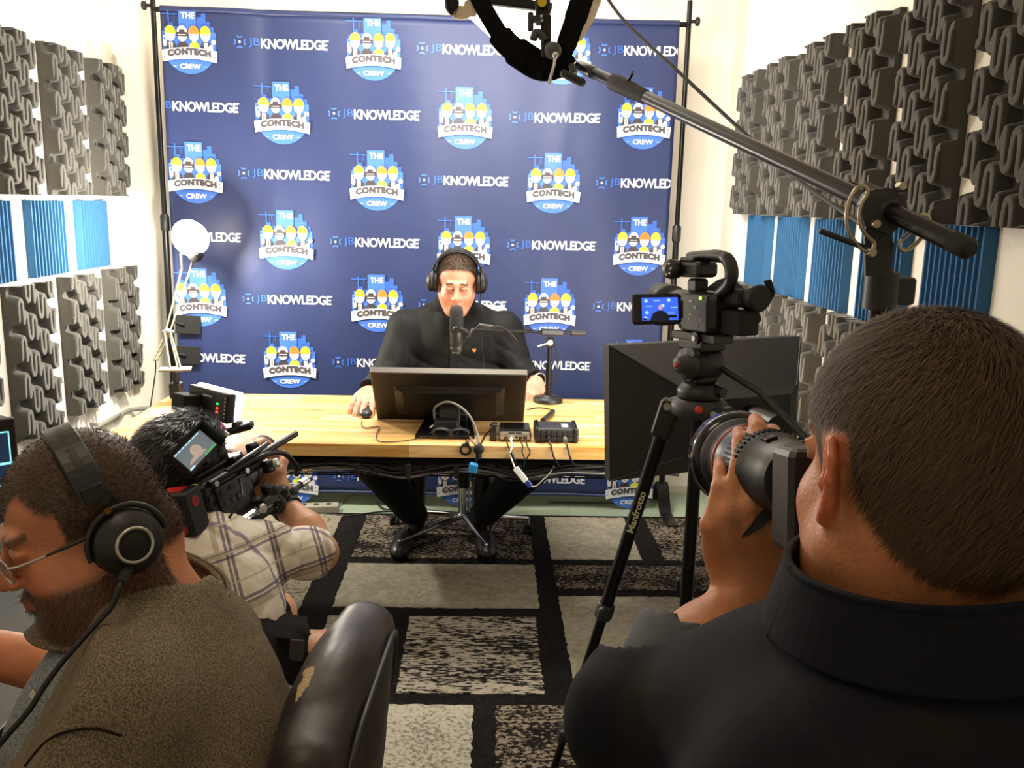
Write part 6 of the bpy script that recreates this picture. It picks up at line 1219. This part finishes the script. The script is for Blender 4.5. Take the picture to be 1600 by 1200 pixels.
# glasses
gl = thing('eyeglasses', 'thin metal eyeglasses with dark temples worn by the bearded man', 'glasses', tuple(c3)); g3 = lambda *p: Vector(bl(c3, R3, s3)(*p))
for q_ in (-1, 1):
    rim = [g3(q_*.034+.0235*math.copysign(abs(math.cos(a))**.6, math.cos(a)), -.112+.004*abs(math.cos(a)*.0+1)*(0)+.010*(abs(q_*.034+.0235*math.cos(a))-.01)/.05, -.002+.0165*math.copysign(abs(math.sin(a))**.7, math.sin(a))) for a in np.linspace(0, 2*PI, 33)]
    b = MB(); b.tube(rim, .0011, 8); b.build('rim', M_SIL, gl)
    b = MB(); b.add([g3(0, 0, 0)]*0+rim[:-1], [tuple(range(32))]); b.build('lens', mat('clear_lens', 'ffffff', .02, trans=1), gl)
    b = MB(); b.tube([g3(q_*.060, -.103, .006), g3(q_*.072, -.092, .007), g3(q_*.081, -.06, .008)], .0017, 8, sub=3); b.build('hinge', M_SIL, gl)
    b = MB(); b.tube([g3(q_*.081, -.062, .008), g3(q_*.086, -.03, .009), g3(q_*.088, .01, .009)], [.0017, .0026, .0026], 8, sub=3); b.build('temple', M_BLK, gl)
b = MB(); b.tube([g3(-.011, -.113, .003), g3(0, -.118, .006), g3(.011, -.113, .003)], .0012, 8, sub=4); b.build('bridge', M_SIL, gl)
# ------------------------------------------------------------------ leather chair back
lch = thing('leather_office_chair', 'dark leather office chair with torn upholstery behind the bearded man', 'chair', (-.36, 1.2, 0))
m_lea = mat('worn_black_leather', '231d1a', .45, bump=.05, bscale=90, noise=.10, nscale=8)
S = SDF((-.50, .74, .36), (-.02, 1.68, 1.02), .007); Rc = np.array(rotm(0, .16, -.06)); cc3 = np.array((-.235, 1.19, .635))
S.box(cc3, (.050, .235, .245), Rc, .049, .0); S.ell(cc3+np.array((.0, .0, .02)), (.078, .225, .25), Rc, .05); S.cut(cc3+np.array((0, .30, .24)), (0, .75, 1), .08); S.cut(cc3+np.array((0, -.30, .24)), (0, -.75, 1), .08); S.folds(.0022, 18, 21)
bk = S.mesh('backrest', [m_lea, mat('exposed_lining', 'b39a74', .9, bump=.3, bscale=200)], lch)
pts, nr = ob_pts[bk.name]; vv = pts-np.array(CAM); dd = vv@np.array(FW); ppx = 800+FP*(vv@np.array(RT))/dd; ppy = 600-FP*(vv@np.array(UP))/dd      # worn tear on the edge
def in_poly(x, y, P): 
    r = False
    for (x1, y1), (x2, y2) in zip(P, P[1:]+P[:1]):
        if (y1 > y) != (y2 > y) and x < (x2-x1)*(y-y1)/(y2-y1)+x1: r = not r
    return r
TP = [(489, 1038), (487, 1052), (481, 1064), (476, 1074), (468, 1088), (458, 1098), (462, 1080), (470, 1062), (474, 1046)]
for p_ in bk.data.polygons:
    i0 = p_.vertices[0]
    if 450 < ppx[i0] < 505 and 1035 < ppy[i0] < 1100 and (vv[i0]@nr[i0]) < 0 and in_poly(ppx[i0], ppy[i0], TP): p_.material_index = 1
pp = [Vector(cc3+Rc@np.array((.052, .232*math.copysign(abs(math.cos(t))**.5, math.cos(t)), .01+.225*math.copysign(abs(math.sin(t))**.6, math.sin(t))))) for t in np.linspace(0, 2*PI, 60)]
b = MB(); b.tube(pp, .005, 8); b.build('piping', M_BLK, lch)
tr0 = aty(490, 1066, 1.07)
b = MB()
S = SDF((-.85, .92, .36), (-.22, 1.50, .54), .008); S.box((-.50, 1.20, .43), (.27, .25, .045), None, .04, .01); S.mesh('seat', m_lea, lch)
for y in (.93, 1.47): b = MB(); b.tube([(-.28, y, .44), (-.30, y, .60), (-.36, y, .66), (-.60, y, .66)], .016, 8, sub=4); b.build('armrest', M_BLK, lch)
b = MB(); b.cyl((-.46, 1.2, .10), (-.46, 1.2, .40), .025); b.build('gas_column', M_BMET, lch)
for k in range(5):
    a = .5+k*1.257; b = MB(); b.tube([(-.46, 1.2, .12), (-.46+.27*math.cos(a), 1.2+.27*math.sin(a), .075)], [.024, .016], 8); lg = b.build('leg', M_BLK, lch)
    b = MB(); b.lathe((-.46+.27*math.cos(a)-.015, 1.2+.27*math.sin(a), .029), (1, 0, 0), [(0, .022), (.004, .028), (.026, .028), (.03, .022)], 14); b.build('caster', M_BLK2, lg)
# ================================================================== photographer, right
sk4 = skin_mat('skin_warm'); c4 = np.array(atd(1432, 735, .68)); R4 = frame((-.14, .98, -.12), (.0, .10, 1)); s4 = 1.0
SH4, EL4, CF4, WR4 = d2(1270, 1130, .74), d2(1012, 1125, .87), d2(1062, 1010, .90), d2(1172, 930, .93)
S = SDF((-.06+.12, .36, .55), (.72, 1.12, 1.50), .0038); T = head(S, c4, R4, s4, ears=(1, 1))
S.cap(T(0, .03, -.04), d2(1462, 1010, .69), .062, .066, .03); S.cap(d2(1400, 930, .71), d2(1450, 1050, .70), .064, .08, .04); S.cap(d2(1462, 1100, .70), d2(1470, 1700, .68), .07, .12, .04)
S.cap(SH4, EL4, .05, .046, .03); S.chain([EL4, EL4*.45+WR4*.55, WR4], [.046, .043, .0285], .02)
n4 = n3(-np.array(FW)*1-np.array(RT)*.22+np.array(UP)*.15); d4 = n3(d2(1156, 798, .90)-WR4)
hand(S, WR4, d4, n4, 1, [(.55, .65, .4), (.5, .65, .4), (.45, .65, .4), (.45, .7, .4)], 1.08, spread=(-.28, -.34, -.40, -.46), thumb=((.8, .5, -.45), (.5, .6, -.6)))
wr4r = d2(1322, 858, .93); S.cap(d2(1400, 960, .90), wr4r, .04, .027, .02); hand(S, wr4r, (-.35, .1, .9), (.5, .8, .3), -1, [(.9, 1.2, .6)]*4, .95, thumb=((.4, .8, -.3), (.1, .8, -.5)))
def hf4(x, y, z):
    lim = np.where(y < .0, .07-.055*sstep(.03, .075, np.abs(x)), .018-.088*sstep(.015, .105, y)); sb = (np.abs(x) > .055)*(y > -.03)*(y < .008)*sstep(-.03, -.01, z); return np.clip(sstep(lim-.012, lim+.012, z)+sb, 0, 1)*.95*(1-(np.abs(x) > .066)*(((y-.014)/.031)**2+((z+.004)/.046)**2 < 1))
man4 = S.mesh('person', sk4, None, (c4[0], c4[1], 0), face_paint(c4, R4, s4, 'b87a52', '9c5a48', '3a2a1c', '35261a', hf4)); tag(man4, 'photographer in dark navy shirt seen from behind holding camera at lower right', 'person')
pts, nr = ob_pts[man4.name]; q = ((pts-c4)@R4)/s4; hm = hf4(*q.T)
hm4 = hair_mat('chestnut_brown_hair', '4a351f', .65)
strands('hair', pts, nr, (hm > .55)*(np.linalg.norm(q, axis=1) < .16)*(1-(np.abs(q[:, 0]) > .06)*(q[:, 1] > -.045)*(q[:, 1] < .045)*(np.abs(q[:, 2]+.004) < .046)*(q[:, 1] < .045) > 0), 46000, .020, lambda p, n: (R4@np.array((0, .15, -1)))+.7*np.cross(n, R4@np.array((0, .3, 1))), .13, .00035, hm4, man4, 11, wav=.05, jit=.16)
m_nv = cloth_mat('navy_print_cotton', '0a0c16', '15120f', 9, .85, .2, (.5, .56))
S = SDF((.05, .28, .42), (.80, 1.05, 1.34), .0065)
S.cap(SH4*.75+EL4*.25, SH4, .08, .082, .05); S.cap(SH4, d2(1480, 1195, .67), .082, .078, .05); S.cap(d2(1480, 1195, .67), d2(1660, 1200, .63), .078, .078, .05); S.ell(d2(1480, 1375, .66), (.21, .13, .195), k=.06); S.cap(d2(1400, 1060, .70), d2(1560, 1060, .67), .070, .075, .04); S.cap(d2(1290, 1095, .73), d2(1400, 1070, .70), .06, .07, .05)
S.chain([SH4, EL4, CF4], [.085, .070, .054], .04); ue = n3(CF4-EL4); S.folds(.005, 20, 31, [(1, .5, .6), (.5, 0, 1)])
S.cap(CF4+ue*.004, CF4+ue*.12, .08, .08, .003, -1); S.cap(c4+R4@np.array((0, .03, -.06)), d2(1440, 950, .68), .069, .078, .006, -1)
shirt4 = S.mesh('shirt', m_nv, man4)
S = SDF(CF4-.10, CF4+.10, .005); S.cap(CF4-ue*.02, CF4+ue*.002, .051, .051, .004); S.cap(CF4-ue*.1, CF4+ue*.1, .046, .046, .003, -1); S.mesh('sleeve_lining', cloth_mat('grey_lining', '5c6066'), shirt4)
nkc = Vector(d2(1458, 952, .675)); cax = V(-.10, .06, 1).normalized(); cx_ = V(1, 0, 0)-cax*cax.x; cx_.normalize(); cy_ = cax.cross(cx_)
collar(.104, .055, -PI, PI, m_nv, 'collar', shirt4, .014, .40, 0); collar(.094, .05, -PI, PI, m_nv, 'collar_stand', shirt4, .018, -.05, 0)
S = SDF((.05, .25, .05), (.80, 1.0, .62), .012); S.ell((.44, .62, .56), (.20, .15, .12), k=.04)
for x in (.33, .55): S.cap((x, .62, .52), (x-.02, .72, .38), .09, .085, .04); S.cap((x-.02, .72, .38), (x, .55, .10), .08, .06, .04)
S.mesh('trousers', cloth_mat('dark_trouser', '1d1b1a'), man4)
for x in (.33, .55): S = SDF((x-.1, .4, 0), (x+.1, .8, .2), .008); S.ell((x, .60, .055), (.05, .14, .05)); S.cut((0, 0, .017), (0, 0, -1)); S.mesh('shoe', M_BLK, man4)
# his camera
la0, la1 = atd(1246, 752, .84), atd(1152, 716, 1.03); lx = (la1-la0).normalized(); lL = (la1-la0).length; cup = (UP-lx*UP.dot(lx)).normalized(); csd = lx.cross(cup)
pc4 = thing('stills_camera', 'black photo camera with large zoom lens held up by the photographer at right', 'camera', la0)
b = MB(); b.lathe(la0, lx, [(0, .032), (.012, .036), (lL*.30, .038), (lL*.32, .0415), (lL*.56, .0425), (lL*.58, .040), (lL*.70, .0415), (lL*.86, .0425), (lL*.88, .047), (lL*1.05, .050), (lL*1.05, .046), (lL*.9, .038), (lL*.9, .001)], 48); le = b.build('zoom_lens', mat('lens_grey_black', '23262b', .42), pc4)
b = MB(); b.lathe(la0+lx*lL*.74, lx, [(0, .0415), (.001, .0432), (.005, .0434), (.006, .042)], 48, cap=False); b.build('red_ring', mat('red_band', '8c2326'), le)
b = MB()
for k in range(48):
    a = k*2*PI/48; u_ = cup*math.cos(a)+csd*math.sin(a); b.box(la0+lx*lL*.44+u_*.0425, (.003, lL*.2, .0022), basis(lx.cross(u_), lx, u_))
b.build('zoom_ring_ribs', M_RUB, le)
b = MB(); b.lathe(la0+lx*lL*.93, lx, [(0, .0485), (.004, .0535), (.022, .0555), (.024, .050)], 48, cap=False); b.build('hood_rim', M_GLOSS, le)
u_ = (cup*.9-csd*.3).normalized(); b = MB(); b.box(la0+lx*lL*.24+u_*.0385, (.012, .020, .004), basis(lx.cross(u_), lx, u_), bev=.001); b.build('focus_window', M_GLOSS, le)
csd = -csd if csd.dot(FW) < 0 else csd; cup = csd.cross(lx) if csd.cross(lx).z > 0 else -csd.cross(lx)
cb4 = la0-lx*.030+csd*.035-cup*.012; CR4 = basis(csd, lx, cup)
b = MB(); b.box(cb4, (.125, .050, .095), CR4, bev=.007); b.box(cb4+cup*.052-lx*.005, (.06, .045, .024), CR4, bev=.006); b.box(cb4-cup*.070+csd*.015, (.10, .045, .05), CR4, bev=.007); b.build('camera_body', M_BLK, pc4)
b = MB(); b.box(cb4+cup*.045-lx*.035, (.034, .02, .024), CR4, bev=.006); b.build('eyepiece', M_RUB, pc4)
b = MB(); b.ribbon([Vector(d2(1222, 772, .87)), Vector(d2(1212, 790, .88)), Vector(d2(1190, 812, .885)), Vector(d2(1165, 830, .893)), Vector(d2(1135, 838, .905))], [UP*.6+RT*.5, UP, UP, UP*.8, UP*.4], [.012, .012, .012, .010, .003], .0016, sub=6)
b.build('wrist_strap', M_BLK2, pc4)
b = MB(); b.ribbon([Vector(d2(1212, 800, .89)), Vector(d2(1203, 850, .90)), Vector(d2(1196, 900, .92)), Vector(d2(1197, 940, .93))], RT, [.020, .018, .016, .010], .0016, sub=5); b.build('neck_strap', M_BLK2, pc4)
# ------------------------------------------------------------------ things on the floor behind the desk
def fl_(x, y, z=.006): return atz(x, y, z)
q = fl_(475, 795, .02); b = MB(); b.box((q.x, q.y, .022), (.34, .06, .04), rotm(0, 0, .12), bev=.006); ps = tag(b.build('power_strip', mat('beige_plastic', '8f8a7a', .5), loc=(q.x, q.y, 0)), 'beige power strip lying on the floor under the left of the desk', 'power strip')
for k in range(5): b = MB(); b.cyl(V(q.x-.12+.06*k, q.y-.014+.007*k, .041), V(q.x-.12+.06*k, q.y-.014+.007*k, .0435), .014, n=12); b.build('outlet', M_DG, ps)
dcable('floor_cable', [fl_(x, y, .012) for x, y in ((392, 806), (430, 800), (470, 808), (500, 803), (540, 806), (590, 800), (630, 799))], .004, 'twisted black cord lying on the floor behind the rug at left')
dcable('floor_cable', [fl_(x, y, .008) for x, y in ((505, 800), (530, 790), (545, 775), (575, 772), (600, 779))], .003, 'grey looped cord on the floor below the backdrop', mat('grey_cable', '77756f'))
dcable('floor_cable', [fl_(x, y, .010) for x, y in ((590, 786), (600, 795), (622, 797), (640, 799), (625, 792), (604, 790))], .0045, 'short black cable bundle on the floor left of the chair wheels')
q0, q1 = fl_(858, 786, 0), fl_(984, 788, 0); slr = MB(); slr.box(((q0.x+q1.x)/2, YBD+.10, .05), (q1.x-q0.x, .03, .09), bev=.003); tag(slr.build('floor_raceway', mat('raceway_paint', 'a6a894', .6), loc=((q0.x+q1.x)/2, YBD+.10, 0)), 'pale board standing on the floor behind the bottom of the backdrop', 'board')
